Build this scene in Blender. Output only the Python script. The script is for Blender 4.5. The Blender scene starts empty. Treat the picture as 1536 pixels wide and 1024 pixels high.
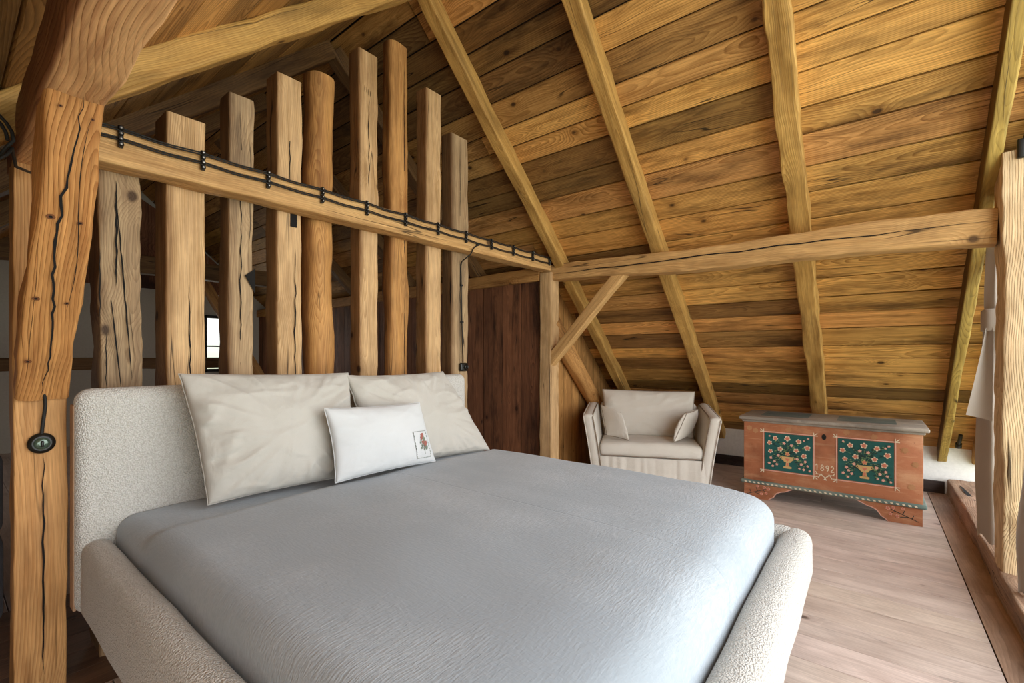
import bpy, math, random
from mathutils import Vector, Matrix, noise

R = random.Random(7)
COL = bpy.context.scene.collection
S_, C_ = math.sin(math.radians(38.23)), math.cos(math.radians(38.23))
F_, HOR, EYE = 683.0, 535.0, 1.25

# ---------------------------------------------------------------- measuring helpers (sight lines from the viewpoint to real planes)
def sight(px, py):
    r = (px - 768) / F_
    return Vector((C_ + r * S_, S_ - r * C_, (HOR - py) / F_))
def onY(px, py, Y):
    d = sight(px, py); t = Y / d.y
    return Vector((d.x * t, Y, EYE + d.z * t))
def onX(px, py, X):
    d = sight(px, py); t = X / d.x
    return Vector((X, d.y * t, EYE + d.z * t))
def onZ(px, py, Z):
    d = sight(px, py); t = (Z - EYE) / d.z
    return Vector((d.x * t, d.y * t, Z))
def nz(x, y=0.0, z=0.0):
    return noise.noise(Vector((x, y, z)))

# ---------------------------------------------------------------- mesh builder
class MB:
    def __init__(self):
        self.v, self.f, self.m, self.g, self.t = [], [], [], [], []
        self.sm = []
    def add(self, verts, faces, mat=0, gc=None, tint=(1, 1, 1), smooth=True):
        b = len(self.v)
        self.v += [tuple(p) for p in verts]
        self.g += [tuple(p) for p in (gc if gc is not None else verts)]
        self.t += [tint] * len(verts)
        for f in faces:
            self.f.append(tuple(b + i for i in f)); self.m.append(mat); self.sm.append(smooth)
        return b
    def build(self, name, mats, parent=None):
        me = bpy.data.meshes.new(name)
        me.from_pydata(self.v, [], self.f)
        if not isinstance(mats, (list, tuple)): mats = [mats]
        for mt in mats: me.materials.append(mt)
        me.polygons.foreach_set('material_index', self.m)
        me.polygons.foreach_set('use_smooth', self.sm)
        a = me.attributes.new('gc', 'FLOAT_VECTOR', 'POINT')
        a.data.foreach_set('vector', [c for p in self.g for c in p])
        a = me.attributes.new('tint', 'FLOAT_COLOR', 'POINT')
        a.data.foreach_set('color', [c for p in self.t for c in (*p, 1.0)])
        me.update()
        o = bpy.data.objects.new(name, me); COL.objects.link(o)
        if parent is not None: o.parent = parent
        return o

def tag(o, label, cat, group=None, kind=None):
    o['label'] = label; o['category'] = cat
    if group: o['group'] = group
    if kind: o['kind'] = kind
    return o
def struct(o):
    o['kind'] = 'structure'; return o
def thing(name, label, cat, loc=(0, 0, 0), rz=0, group=None):
    o = bpy.data.objects.new(name, None); COL.objects.link(o)
    o.location = loc; o.rotation_euler = (0, 0, rz); o.empty_display_size = .1
    return tag(o, label, cat, group)

# ---------------------------------------------------------------- materials
def lin(h):
    c = [int(h[i:i + 2], 16) / 255 for i in (0, 2, 4)]
    return tuple((x / 12.92 if x <= .04045 else ((x + .055) / 1.055) ** 2.4) for x in c)
class NT:
    def __init__(self, name):
        self.mat = bpy.data.materials.new(name); self.mat.use_nodes = True
        self.t = self.mat.node_tree; self.t.nodes.clear()
        self.out = self.n('ShaderNodeOutputMaterial'); self.p = self.n('ShaderNodeBsdfPrincipled')
        self.t.links.new(self.p.outputs[0], self.out.inputs[0])
    def n(self, k): return self.t.nodes.new(k)
    def put(self, sock, v):
        if v is None: return
        if hasattr(v, 'is_output'): self.t.links.new(v, sock)
        elif isinstance(v, tuple) and len(v) == 3 and sock.type == 'RGBA': sock.default_value = (*v, 1)
        else: sock.default_value = v
    def attr(self, name, kind='Vector'):
        a = self.n('ShaderNodeAttribute'); a.attribute_name = name; return a.outputs[kind]
    def obj(self): return self.n('ShaderNodeTexCoord').outputs['Object']
    def vm(self, a, b, op='MULTIPLY'):
        x = self.n('ShaderNodeVectorMath'); x.operation = op; self.put(x.inputs[0], a); self.put(x.inputs[1], b); return x.outputs[0]
    def ma(self, op, a, b=None, c=None):
        x = self.n('ShaderNodeMath'); x.operation = op; self.put(x.inputs[0], a); self.put(x.inputs[1], b); self.put(x.inputs[2], c); return x.outputs[0]
    def mr(self, v, a, b, c=0.0, d=1.0):
        x = self.n('ShaderNodeMapRange'); x.clamp = True
        for i, k in enumerate((v, a, b, c, d)): self.put(x.inputs[i], k)
        return x.outputs[0]
    def noise(self, vec, scale=1.0, detail=2.0, rough=.5, dist=0.0):
        x = self.n('ShaderNodeTexNoise'); self.put(x.inputs['Vector'], vec)
        x.inputs['Scale'].default_value = scale; x.inputs['Detail'].default_value = detail
        x.inputs['Roughness'].default_value = rough; x.inputs['Distortion'].default_value = dist
        return x.outputs[0]
    def vor(self, vec, scale=1.0, feature='F1'):
        x = self.n('ShaderNodeTexVoronoi'); x.feature = feature; self.put(x.inputs['Vector'], vec); x.inputs['Scale'].default_value = scale
        return x.outputs['Distance']
    def mix(self, f, a, b, mode='MIX'):
        x = self.n('ShaderNodeMix'); x.data_type = 'RGBA'; x.blend_type = mode
        self.put(x.inputs[0], f); self.put(x.inputs[6], a); self.put(x.inputs[7], b); return x.outputs[2]
    def bump(self, h, strength=.3, dist=.01):
        x = self.n('ShaderNodeBump'); x.inputs['Strength'].default_value = strength; x.inputs['Distance'].default_value = dist
        self.put(x.inputs['Height'], h); self.put(self.p.inputs['Normal'], x.outputs[0])
    def fin(self, color, rough=.6, spec=.3):
        self.put(self.p.inputs['Base Color'], color); self.put(self.p.inputs['Roughness'], rough)
        self.p.inputs['Specular IOR Level'].default_value = spec
        return self.mat

def wood(name, light, ringc, stain, ring=.6, st=.5, knot=.8, crack=.8, freq=110.0, rough=.65, bump=.35, fine=.25, spec=.25, wob=.06, sat=1.0):
    """sawn softwood: growth rings round a wandering pith, knots, streaks, stains and drying cracks; 'gc' = (along, across, from pith) in metres"""
    n = NT(name); A = n.attr('gc'); T = n.attr('tint', 'Color')
    light, ringc, stain = lin(light), lin(ringc), lin(stain)
    nx = n.n('ShaderNodeTexNoise'); n.put(nx.inputs['Vector'], n.vm(A, (.95, 1.6, 1.6))); nx.inputs['Scale'].default_value = 1; nx.inputs['Detail'].default_value = 2
    wv = n.vm(n.vm(nx.outputs['Color'], (.5, .5, .5), 'SUBTRACT'), (0, wob * 2.0, wob * 3.4))
    dk = n.vor(n.vm(A, (2.7, 4.2, 3.0)), 1)
    swirl = n.ma('POWER', n.mr(dk, .36, 0.0), 1.6)
    sx = n.n('ShaderNodeSeparateXYZ'); n.put(sx.inputs[0], n.vm(A, wv, 'ADD'))
    r = n.ma('SQRT', n.ma('ADD', n.ma('MULTIPLY', sx.outputs[1], sx.outputs[1]), n.ma('MULTIPLY', sx.outputs[2], sx.outputs[2])))
    r = n.ma('ADD', r, n.ma('MULTIPLY', swirl, .045))
    fm = n.noise(n.vm(A, (1.8, 34, 34)), 1, 3, .6)
    r = n.ma('ADD', r, n.ma('MULTIPLY', fm, .008))
    w = n.ma('FRACT', n.ma('MULTIPLY', r, freq))
    w = n.ma('MULTIPLY', n.ma('POWER', w, 1.7), n.mr(w, 1.0, .9))
    wamp = n.mr(n.noise(n.vm(A, (.7, 5, 5)), 1, 2), .3, .65, .35, 1.0)
    w = n.ma('MULTIPLY', w, wamp)
    fib = n.noise(n.vm(A, (6, 190, 190)), 1, 2, .6)
    sn = n.noise(n.vm(A, (1.1, 6.5, 6.5)), 1, 5, .66)
    sm = n.mr(sn, .50, .68)
    mot = n.noise(n.vm(A, (5, 9, 9)), 1, 4, .6)
    cn = n.noise(n.vm(A, (.5, 14, 14)), 1, 1, .4)
    ck = n.mr(n.ma('ABSOLUTE', n.ma('SUBTRACT', cn, .5)), .009, .002)
    ck = n.ma('MULTIPLY', n.ma('MULTIPLY', ck, n.mr(n.noise(n.vm(A, (1.3, 6, 6)), 1, 1), .52, .60)), crack)
    kn = n.mr(dk, .085, .045)
    c = n.mix(n.ma('MULTIPLY', w, ring), light, ringc)
    c = n.mix(n.ma('MULTIPLY', n.mr(fm, .48, .72), .6), c, ringc)
    c = n.mix(n.ma('MULTIPLY', sm, st), c, stain)
    c = n.mix(n.ma('MULTIPLY', n.mr(swirl, .25, .8), .45), c, ringc)
    c = n.mix(n.ma('MULTIPLY', kn, knot), c, (.035, .014, .006))
    c = n.mix(ck, c, (.018, .010, .006))
    c = n.mix(1.0, c, n.mix(n.mr(mot, .3, .7), (.84, .80, .76), (1.12, 1.10, 1.06)), 'MULTIPLY')
    c = n.mix(1.0, c, n.mix(n.mr(fib, .25, .75), (1 - fine,) * 3, (1 + fine * .5,) * 3), 'MULTIPLY')
    c = n.mix(1.0, c, T, 'MULTIPLY')
    h = n.ma('SUBTRACT', n.ma('ADD', n.ma('MULTIPLY', w, -.6), n.ma('MULTIPLY', fib, .35)), n.ma('MULTIPLY', ck, 2.0))
    h = n.ma('ADD', h, n.ma('MULTIPLY', mot, .5))
    n.bump(h, bump, .006)
    return n.fin(c, rough, spec)

def fabric(name, col, col2, scale=900, bump=.25, nscale=6, rough=.9, fold=0):
    n = NT(name); A = n.obj()
    f = n.noise(n.vm(A, (1, 1, 1)), scale, 2, .6)
    b = n.noise(A, nscale, 3, .5)
    c = n.mix(n.mr(n.ma('ADD', n.ma('MULTIPLY', f, .5), n.ma('MULTIPLY', b, .5)), .3, .7), lin(col), lin(col2))
    h = f
    if fold:
        h = n.ma('ADD', n.ma('MULTIPLY', f, .15), n.ma('MULTIPLY', n.noise(A, fold, 3, .55, .6), 1.0))
    n.bump(h, bump, .004 if not fold else .02)
    n.p.inputs['Sheen Weight'].default_value = .15
    return n.fin(c, rough, .1)

M = {}
M['slat'] = wood('weathered_timber', 'd6b284', '99703f', '8c6a40', .75, .55, .85, .8, 120)
M['slat_brown'] = wood('brown_timber', 'c69458', '844e22', '643f20', .75, .65, .85, .6, 120)
M['slat_grey'] = wood('grey_timber', 'b99d78', '7d6044', '625040', .75, .75, .85, 1.0, 120)
M['beam'] = wood('honey_timber', 'd3a970', '9d703e', '8c6438', .7, .5, .8, .8, 120)
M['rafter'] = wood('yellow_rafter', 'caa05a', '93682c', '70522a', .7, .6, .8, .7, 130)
M['rafter_green'] = wood('greenish_rafter', 'b89a50', '7a6330', '4a4a28', .8, .85, .8, .9, 120)
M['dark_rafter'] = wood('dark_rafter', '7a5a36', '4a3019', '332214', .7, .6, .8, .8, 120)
M['board'] = wood('ceiling_board', 'e8b26c', '88551f', '4f3113', .9, .78, .9, .9, 95, .6, .25, wob=.075)
M['darkboard'] = wood('dark_brown_board', '8a5b3e', '452619', '24140c', .75, .85, .95, .8, 100, .65, .3)
M['liteboard'] = wood('partition_board', 'b58650', '7a5029', '503418', .7, .75, .9, .8, 100)
M['oak'] = wood('old_oak_post', 'cc9458', '7e4519', '82512a', .9, .45, .95, .8, 95, .65, .7, wob=.09)
M['postwood'] = wood('orange_post_timber', 'cd9c64', '945f2c', '7d5028', .8, .5, .9, .6, 110)
M['purlinwood'] = wood('swirly_purlin_timber', 'f2bf86', 'a5663a', '96643c', .9, .4, .9, .5, 80, .65, .7, wob=.12)
M['pale'] = wood('pale_worm_eaten_timber', 'e0c69e', 'a8825a', 'a5835c', .9, .5, .6, .8, 120, .75, .9)
M['floorb'] = wood('limed_floor_board', 'd6c6bc', 'b5a096', 'a9938a', .5, .5, .75, .3, 90, .45, .10, .12, .4)
M['trimb'] = wood('brown_floor_board', 'b0917b', '826351', '70564a', .6, .6, .6, .3, 90, .45, .12, .15, .4)
M['sill'] = wood('grey_brown_sill', 'ab8d75', '6f503e', '4f3b2e', .75, .75, .7, 1, 110, .7, .6)
M['darktrim'] = wood('dark_skirting', '4a3f3c', '2c2524', '1d1817', .5, .5, .3, .3)

def plain(name, col, rough=.5, metal=0, spec=.4, bumpy=0):
    n = NT(name); A = n.obj(); v = n.noise(A, 40, 3, .6)
    c = lin(col)
    cc = n.mix(v, tuple(x * .85 for x in c), tuple(min(1, x * 1.12) for x in c))
    n.p.inputs['Metallic'].default_value = metal
    if bumpy: n.bump(v, bumpy, .005)
    return n.fin(cc, rough, spec)
M['knotwood'] = plain('knot_wood', '6e4020', .7)
M['black'] = plain('black_bakelite', '15130f', .35)
M['cable'] = plain('black_textile_cable', '17140f', .7)
M['blackgap'] = plain('shadow_black', '0e0a07', .9)
M['void'] = plain('dark_underlay', '1c130c', .9)
M['brassglass'] = plain('greenish_glass', '4a5a4c', .12, .4, .8)
M['white'] = plain('white_plaster', 'e9e8e2', .9, 0, .2, .2)
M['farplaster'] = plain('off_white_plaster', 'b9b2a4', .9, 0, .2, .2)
M['darkmetal'] = plain('dark_steel', '24211e', .5, .5)

def boucle():
    n = NT('cream_boucle'); A = n.obj()
    v = n.vor(A, 190); b = n.noise(A, 170, 3, .65); l = n.noise(A, 5, 2)
    h = n.ma('ADD', n.ma('MULTIPLY', v, -1.0), b)
    c = n.mix(n.mr(h, -.3, .5), lin('c0bbb2'), lin('e6e3dd'))
    c = n.mix(n.ma('MULTIPLY', l, .25), c, lin('d0ccc4'))
    n.bump(h, .75, .009)
    n.p.inputs['Sheen Weight'].default_value = .25
    return n.fin(c, .95, .05)
M['boucle'] = boucle()
M['leather'] = plain('tan_edge_fabric', 'a58468', .9)
def muslin():
    n = NT('grey_muslin'); A = n.attr('gc')
    wv = n.noise(A, 3.0, 2, .5)
    a2 = n.vm(A, n.vm((.05, .05, .05), wv), 'ADD')
    cr = n.noise(n.vm(a2, (34, 170, 60)), 1, 3, .6, .4)          # crinkles run across the bed
    cr2 = n.noise(n.vm(a2, (150, 40, 60)), 1, 2, .6, .3)
    msk = n.mr(n.noise(A, 1.7, 2), .40, .62)
    h = n.ma('ADD', n.ma('MULTIPLY', cr, n.ma('ADD', .45, msk)), n.ma('MULTIPLY', cr2, .45))
    sx = n.n('ShaderNodeSeparateXYZ'); n.put(sx.inputs[0], A)
    seam = n.mr(n.ma('ABSOLUTE', n.ma('SUBTRACT', sx.outputs[0], 1.44)), .006, .001)
    h = n.ma('SUBTRACT', h, n.ma('MULTIPLY', seam, .3))
    c = n.mix(n.mr(h, .5, 1.1), lin('9aa3ab'), lin('acb4bb'))
    n.bump(h, .42, .005)
    n.p.inputs['Sheen Weight'].default_value = .2
    return n.fin(c, .9, .08)
M['muslin'] = muslin()
M['linen'] = fabric('beige_linen', 'c6c1b8', 'b8b3a9', 700, .6, 5, .9, 9)
M['whitelinen'] = fabric('white_linen', 'd0d1d1', 'c6c8c8', 600, .35, 5, .9, 8)
M['cover'] = fabric('natural_cotton_cover', 'd6cfc4', 'c8c0b3', 700, .4, 5, .9, 7)
M['piping'] = plain('grey_brown_piping', '8b7d6d', .8)
M['curtain'] = fabric('taupe_linen_curtain', 'a99d92', '9c9086', 700, .2, 4)
M['charcoal'] = fabric('charcoal_upholstery', '5a595e', '4b4a50', 500, .3, 4)

def painted(name, base, worn, dark, k=.5):
    n = NT(name); A = n.attr('gc')
    a = n.noise(n.vm(A, (3, 3, 9)), 1, 5, .65); b = n.noise(n.vm(A, (9, 2, 30)), 1, 4, .7); d = n.noise(A, 3.2, 4, .6); e = n.noise(A, 85, 3, .7)
    c = n.mix(n.ma('MULTIPLY', n.mr(a, .5, .72), k), lin(base), lin(worn))
    c = n.mix(n.ma('MULTIPLY', n.mr(b, .56, .7), k), c, lin(worn))
    c = n.mix(n.ma('MULTIPLY', n.mr(d, .5, .75), .8), c, lin(dark))
    c = n.mix(n.mr(e, .66, .74), c, lin(dark))
    n.bump(n.ma('ADD', b, e), .2, .004)
    return n.fin(c, .6, .3)
M['chest'] = painted('worn_salmon_paint', 'ab6b49', 'c4926c', '6b3d29', .9)
M['chestlid'] = painted('worn_grey_lid_paint', '8f867b', 'b3a696', '5c564f', .8)
M['chestteal'] = painted('faded_teal_lid_paint', '5b6a69', '8b8d85', '3f4a4a', .8)
M['mould'] = painted('green_grey_moulding', '61726a', '97988a', '3d4741', .7)
M['teal'] = painted('teal_paint', '1f5550', '2c665f', '17423f', .5)
M['pink'] = plain('pale_pink_paint', 'd9a592', .6)
M['rose'] = plain('coral_paint', 'c9765c', .6)
M['cream'] = plain('cream_paint', 'dccdb0', .6)
M['vase'] = plain('ochre_paint', 'c7a56b', .6)
M['leaf'] = plain('leaf_green_paint', '6f8a5a', .6)
M['dleaf'] = plain('dark_leaf_paint', '17332f', .6)
M['thread_red'] = plain('red_thread', '96594e', .8)
M['thread_green'] = plain('green_thread', '717a69', .8)
def glassm():
    n = NT('window_glass'); t = n.n('ShaderNodeBsdfTransparent'); g = n.n('ShaderNodeBsdfGlossy'); g.inputs['Roughness'].default_value = .02
    f = n.n('ShaderNodeMixShader'); f.inputs[0].default_value = .06
    n.t.links.new(t.outputs[0], f.inputs[1]); n.t.links.new(g.outputs[0], f.inputs[2]); n.t.links.new(f.outputs[0], n.out.inputs[0])
    return n.mat
M['glass'] = glassm()

# ---------------------------------------------------------------- shape helpers
def rcurve(w, h, radii, k=5, side=4):
    """points round a rectangle w x h with one radius per corner, anticlockwise"""
    pts = []
    cs = [(1, 1, 0), (-1, 1, 90), (-1, -1, 180), (1, -1, 270)]
    arcs = []
    for (sx, sy, a0), r in zip(cs, radii):
        cx, cy = sx * (w / 2 - r), sy * (h / 2 - r)
        arcs.append([(cx + r * math.cos(math.radians(a0 + 90 * i / k)), cy + r * math.sin(math.radians(a0 + 90 * i / k))) for i in range(k + 1)])
    for i in range(4):
        pts += arcs[i]
        a, b = arcs[i][-1], arcs[(i + 1) % 4][0]
        for j in range(1, side): pts.append((a[0] + (b[0] - a[0]) * j / side, a[1] + (b[1] - a[1]) * j / side))
    return pts
def beam(mb, A, B, w, h, up=(0, 0, 1), seed=0, rough=.006, wane=.012, n=None, mat=0, tint=None, prof=None, side_tint=None):
    """hewn timber from A to B; w across, h along 'up'; prof(t)->(du,dv,sw,sh)"""
    A, B = Vector(A), Vector(B); L = (B - A).length; d = (B - A).normalized()
    up = Vector(up); up = (up - d * up.dot(d)).normalized(); sd = d.cross(up).normalized()
    n = n or max(8, int(L / .06)); tint = tint or (1, 1, 1)
    off = Vector((seed * 17.31 % 290, w * (.9 * ((seed * .377) % 1) - .45) * 1.6, h * (.35 + .8 * ((seed * .613) % 1))))
    verts, gcs = [], []
    for i in range(n + 1):
        t = i / n; x = t * L
        du, dv, sw, sh = prof(t) if prof else (0, 0, 1, 1)
        rad = []
        for c in range(4):
            q = wane * (1.0 + .9 * nz(x * 1.7, c * 5.1 + seed, seed * 1.3))
            rad.append(min(max(q, .003), min(w * sw, h * sh) * .499))
        ring = rcurve(w * sw, h * sh, rad)
        bx = du + rough * 1.6 * nz(x * .9, seed * 2.1, 3.3); by = dv + rough * 1.6 * nz(x * .9, seed * 1.7, 9.3)
        for (a, b) in ring:
            k = 1 + (rough / max(w, h)) * 2.2 * nz(x * 5 + seed, a * 14, b * 14) + (rough / max(w, h)) * .8 * nz(x * 16 + seed, a * 50, b * 50)
            verts.append(A + d * x + sd * (a * k + bx) + up * (b * k + by))
            gcs.append(Vector((x, a + bx, b + by)) + off)
    m = len(verts) // (n + 1)
    faces = []
    for i in range(n):
        for j in range(m):
            k = (j + 1) % m
            faces.append((i * m + j, i * m + k, (i + 1) * m + k, (i + 1) * m + j))
    base = mb.add(verts, faces, mat, gcs, tint)
    if side_tint:                                                     # one side darker, old timber plus painted-in shade: (direction, tint)
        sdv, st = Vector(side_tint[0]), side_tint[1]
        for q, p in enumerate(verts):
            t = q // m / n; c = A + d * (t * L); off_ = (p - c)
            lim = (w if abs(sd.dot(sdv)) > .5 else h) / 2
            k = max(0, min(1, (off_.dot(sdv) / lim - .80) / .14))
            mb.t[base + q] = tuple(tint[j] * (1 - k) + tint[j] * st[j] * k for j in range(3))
    for i, s in ((0, 1), (n, -1)):
        ring = list(range(i * m, i * m + m))
        vs = [verts[q] for q in ring]; gs = [gcs[q] for q in ring]
        f = list(range(m));  f = f if s < 0 else f[::-1]
        mb.add(vs, [tuple(f)], mat, gs, tint, smooth=False)
    return L
def crack(mb, pts, width, nrm, mat=1):
    """a thin dark tapering split lying on the timber face"""
    nrm = Vector(nrm).normalized(); vs = []; k = len(pts)
    for i, p in enumerate(pts):
        p = Vector(p); q = Vector(pts[min(i + 1, k - 1)]) - Vector(pts[max(i - 1, 0)])
        sd = q.normalized().cross(nrm).normalized(); s = math.sin(math.pi * (i + .15) / (k - .7)) ** .6 if 0 < i < k - 1 else .05
        ww = width * s * (1 + .5 * nz(i * .8, p.z * 9))
        vs += [p + sd * ww / 2 + nrm * .002, p - sd * ww / 2 + nrm * .002]
    mb.add(vs, [(2 * i, 2 * i + 1, 2 * i + 3, 2 * i + 2) for i in range(k - 1)], mat, smooth=False)
def knot(mb, p, nrm, r, mat=2, el=1.15):
    nrm = Vector(nrm).normalized(); u = nrm.orthogonal().normalized()
    u = (Vector((0, 0, 1)) - nrm * nrm.z).normalized() if abs(nrm.z) < .95 else u
    w = nrm.cross(u); p = Vector(p)
    for rr_, m_, o in ((r * .8, mat, .0015), (r * .36, 1, .0025)):
        mb.add([p + nrm * o + (u * math.sin(t) * rr_ + w * math.cos(t) * rr_ * el) * (1 + .25 * nz(t * 2, p.x * 9, rr_ * 99)) for t in [2 * math.pi * i / 14 for i in range(14)]], [tuple(range(14))], m_, smooth=False)
def axis_pts(lo, hi, r, n, k=5):
    a = [lo + r * (1 - math.cos(math.pi / 2 * i / k)) for i in range(k + 1)]
    b = [hi - r * (1 - math.cos(math.pi / 2 * i / k)) for i in range(k, -1, -1)]
    mid = [lo + r + (hi - lo - 2 * r) * i / n for i in range(1, n)] if hi - lo - 2 * r > 1e-6 else []
    if hi - lo - 2 * r <= 1e-6: b = b[1:]
    return a + mid + b
def rbox(mb, lo, hi, r, seg=(4, 4, 4), mat=0, disp=None, k=4, tint=(1, 1, 1), gc=None):
    """box with rounded edges from lo to hi"""
    rr = r if isinstance(r, (tuple, list)) else (r, r, r)
    r0 = [min(rr[i], (hi[i] - lo[i]) / 2 - 1e-5) for i in range(3)]
    ax = [axis_pts(lo[i], hi[i], r0[i], seg[i], k) for i in range(3)]
    idx = {}; V = []; Fs = []
    def vid(i, j, l):
        key = (i, j, l)
        if key in idx: return idx[key]
        p = [ax[0][i], ax[1][j], ax[2][l]]
        inn = [min(max(p[q], lo[q] + r0[q]), hi[q] - r0[q]) for q in range(3)]
        d = [(p[q] - inn[q]) / r0[q] for q in range(3)]
        ln = math.sqrt(sum(x * x for x in d))
        if ln > 1e-9:
            p = [inn[q] + r0[q] * d[q] / ln for q in range(3)]
        v = Vector(p)
        if disp: v = disp(v)
        idx[key] = len(V); V.append(v); return idx[key]
    N = [len(a) - 1 for a in ax]
    for i in range(N[0]):
        for j in range(N[1]):
            Fs.append((vid(i, j, 0), vid(i, j + 1, 0), vid(i + 1, j + 1, 0), vid(i + 1, j, 0)))
            Fs.append((vid(i, j, N[2]), vid(i + 1, j, N[2]), vid(i + 1, j + 1, N[2]), vid(i, j + 1, N[2])))
    for i in range(N[0]):
        for l in range(N[2]):
            Fs.append((vid(i, 0, l), vid(i + 1, 0, l), vid(i + 1, 0, l + 1), vid(i, 0, l + 1)))
            Fs.append((vid(i, N[1], l), vid(i, N[1], l + 1), vid(i + 1, N[1], l + 1), vid(i + 1, N[1], l)))
    for j in range(N[1]):
        for l in range(N[2]):
            Fs.append((vid(0, j, l), vid(0, j, l + 1), vid(0, j + 1, l + 1), vid(0, j + 1, l)))
            Fs.append((vid(N[0], j, l), vid(N[0], j + 1, l), vid(N[0], j + 1, l + 1), vid(N[0], j, l + 1)))
    mb.add(V, Fs, mat, gc and [gc(v) for v in V], tint)
def box(mb, lo, hi, mat=0, gcf=None, tint=(1, 1, 1)):
    x0, y0, z0 = lo; x1, y1, z1 = hi
    V = [Vector(p) for p in ((x0, y0, z0), (x1, y0, z0), (x1, y1, z0), (x0, y1, z0), (x0, y0, z1), (x1, y0, z1), (x1, y1, z1), (x0, y1, z1))]
    Fs = [(0, 3, 2, 1), (4, 5, 6, 7), (0, 1, 5, 4), (1, 2, 6, 5), (2, 3, 7, 6), (3, 0, 4, 7)]
    for f in Fs:
        vs = [V[i] for i in f]
        mb.add(vs, [(0, 1, 2, 3)], mat, [gcf(v) for v in vs] if gcf else None, tint, smooth=False)
def tube(mb, pts, r, n=8, mat=0, closed=False):
    pts = [Vector(p) for p in pts]; V = []; k = len(pts); prev = None
    for i, p in enumerate(pts):
        a = pts[(i - 1) % k] if closed else pts[max(i - 1, 0)]; b = pts[(i + 1) % k] if closed else pts[min(i + 1, k - 1)]
        d = (b - a).normalized()
        if prev is None:
            u = d.orthogonal().normalized()
        else:
            u = (prev - d * prev.dot(d)).normalized()
        prev = u; w = d.cross(u)
        for j in range(n):
            t = 2 * math.pi * j / n; V.append(p + u * r * math.cos(t) + w * r * math.sin(t))
    Fs = []
    for i in range(k if closed else k - 1):
        for j in range(n):
            q = (i + 1) % k
            Fs.append((i * n + j, i * n + (j + 1) % n, q * n + (j + 1) % n, q * n + j))
    mb.add(V, Fs, mat)
    if not closed:
        mb.add([V[j] for j in range(n)][::-1], [tuple(range(n))], mat); mb.add([V[(k - 1) * n + j] for j in range(n)], [tuple(range(n))], mat)
def lathe(mb, c, axis, prof, n=24, mat=0):
    """prof = [(distance along axis, radius)]"""
    c = Vector(c); ax = Vector(axis).normalized(); u = ax.orthogonal().normalized(); w = ax.cross(u); V = []
    for (h, r) in prof:
        for j in range(n):
            t = 2 * math.pi * j / n; V.append(c + ax * h + (u * math.cos(t) + w * math.sin(t)) * r)
    Fs = [(i * n + j, i * n + (j + 1) % n, (i + 1) * n + (j + 1) % n, (i + 1) * n + j) for i in range(len(prof) - 1) for j in range(n)]
    mb.add(V, Fs, mat)
    mb.add(V[-n:], [tuple(range(n))], mat); mb.add(V[:n][::-1], [tuple(range(n))], mat)
def smooth_path(ctrl, n=10):
    """Catmull-Rom through ctrl"""
    c = [Vector(p) for p in ctrl]; out = []
    for i in range(len(c) - 1):
        p0, p1, p2, p3 = c[max(i - 1, 0)], c[i], c[i + 1], c[min(i + 2, len(c) - 1)]
        for j in range(n):
            t = j / n
            out.append(.5 * ((2 * p1) + (p2 - p0) * t + (2 * p0 - 5 * p1 + 4 * p2 - p3) * t * t + (3 * p1 - p0 - 3 * p2 + p3) * t ** 3))
    out.append(c[-1]); return out
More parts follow.
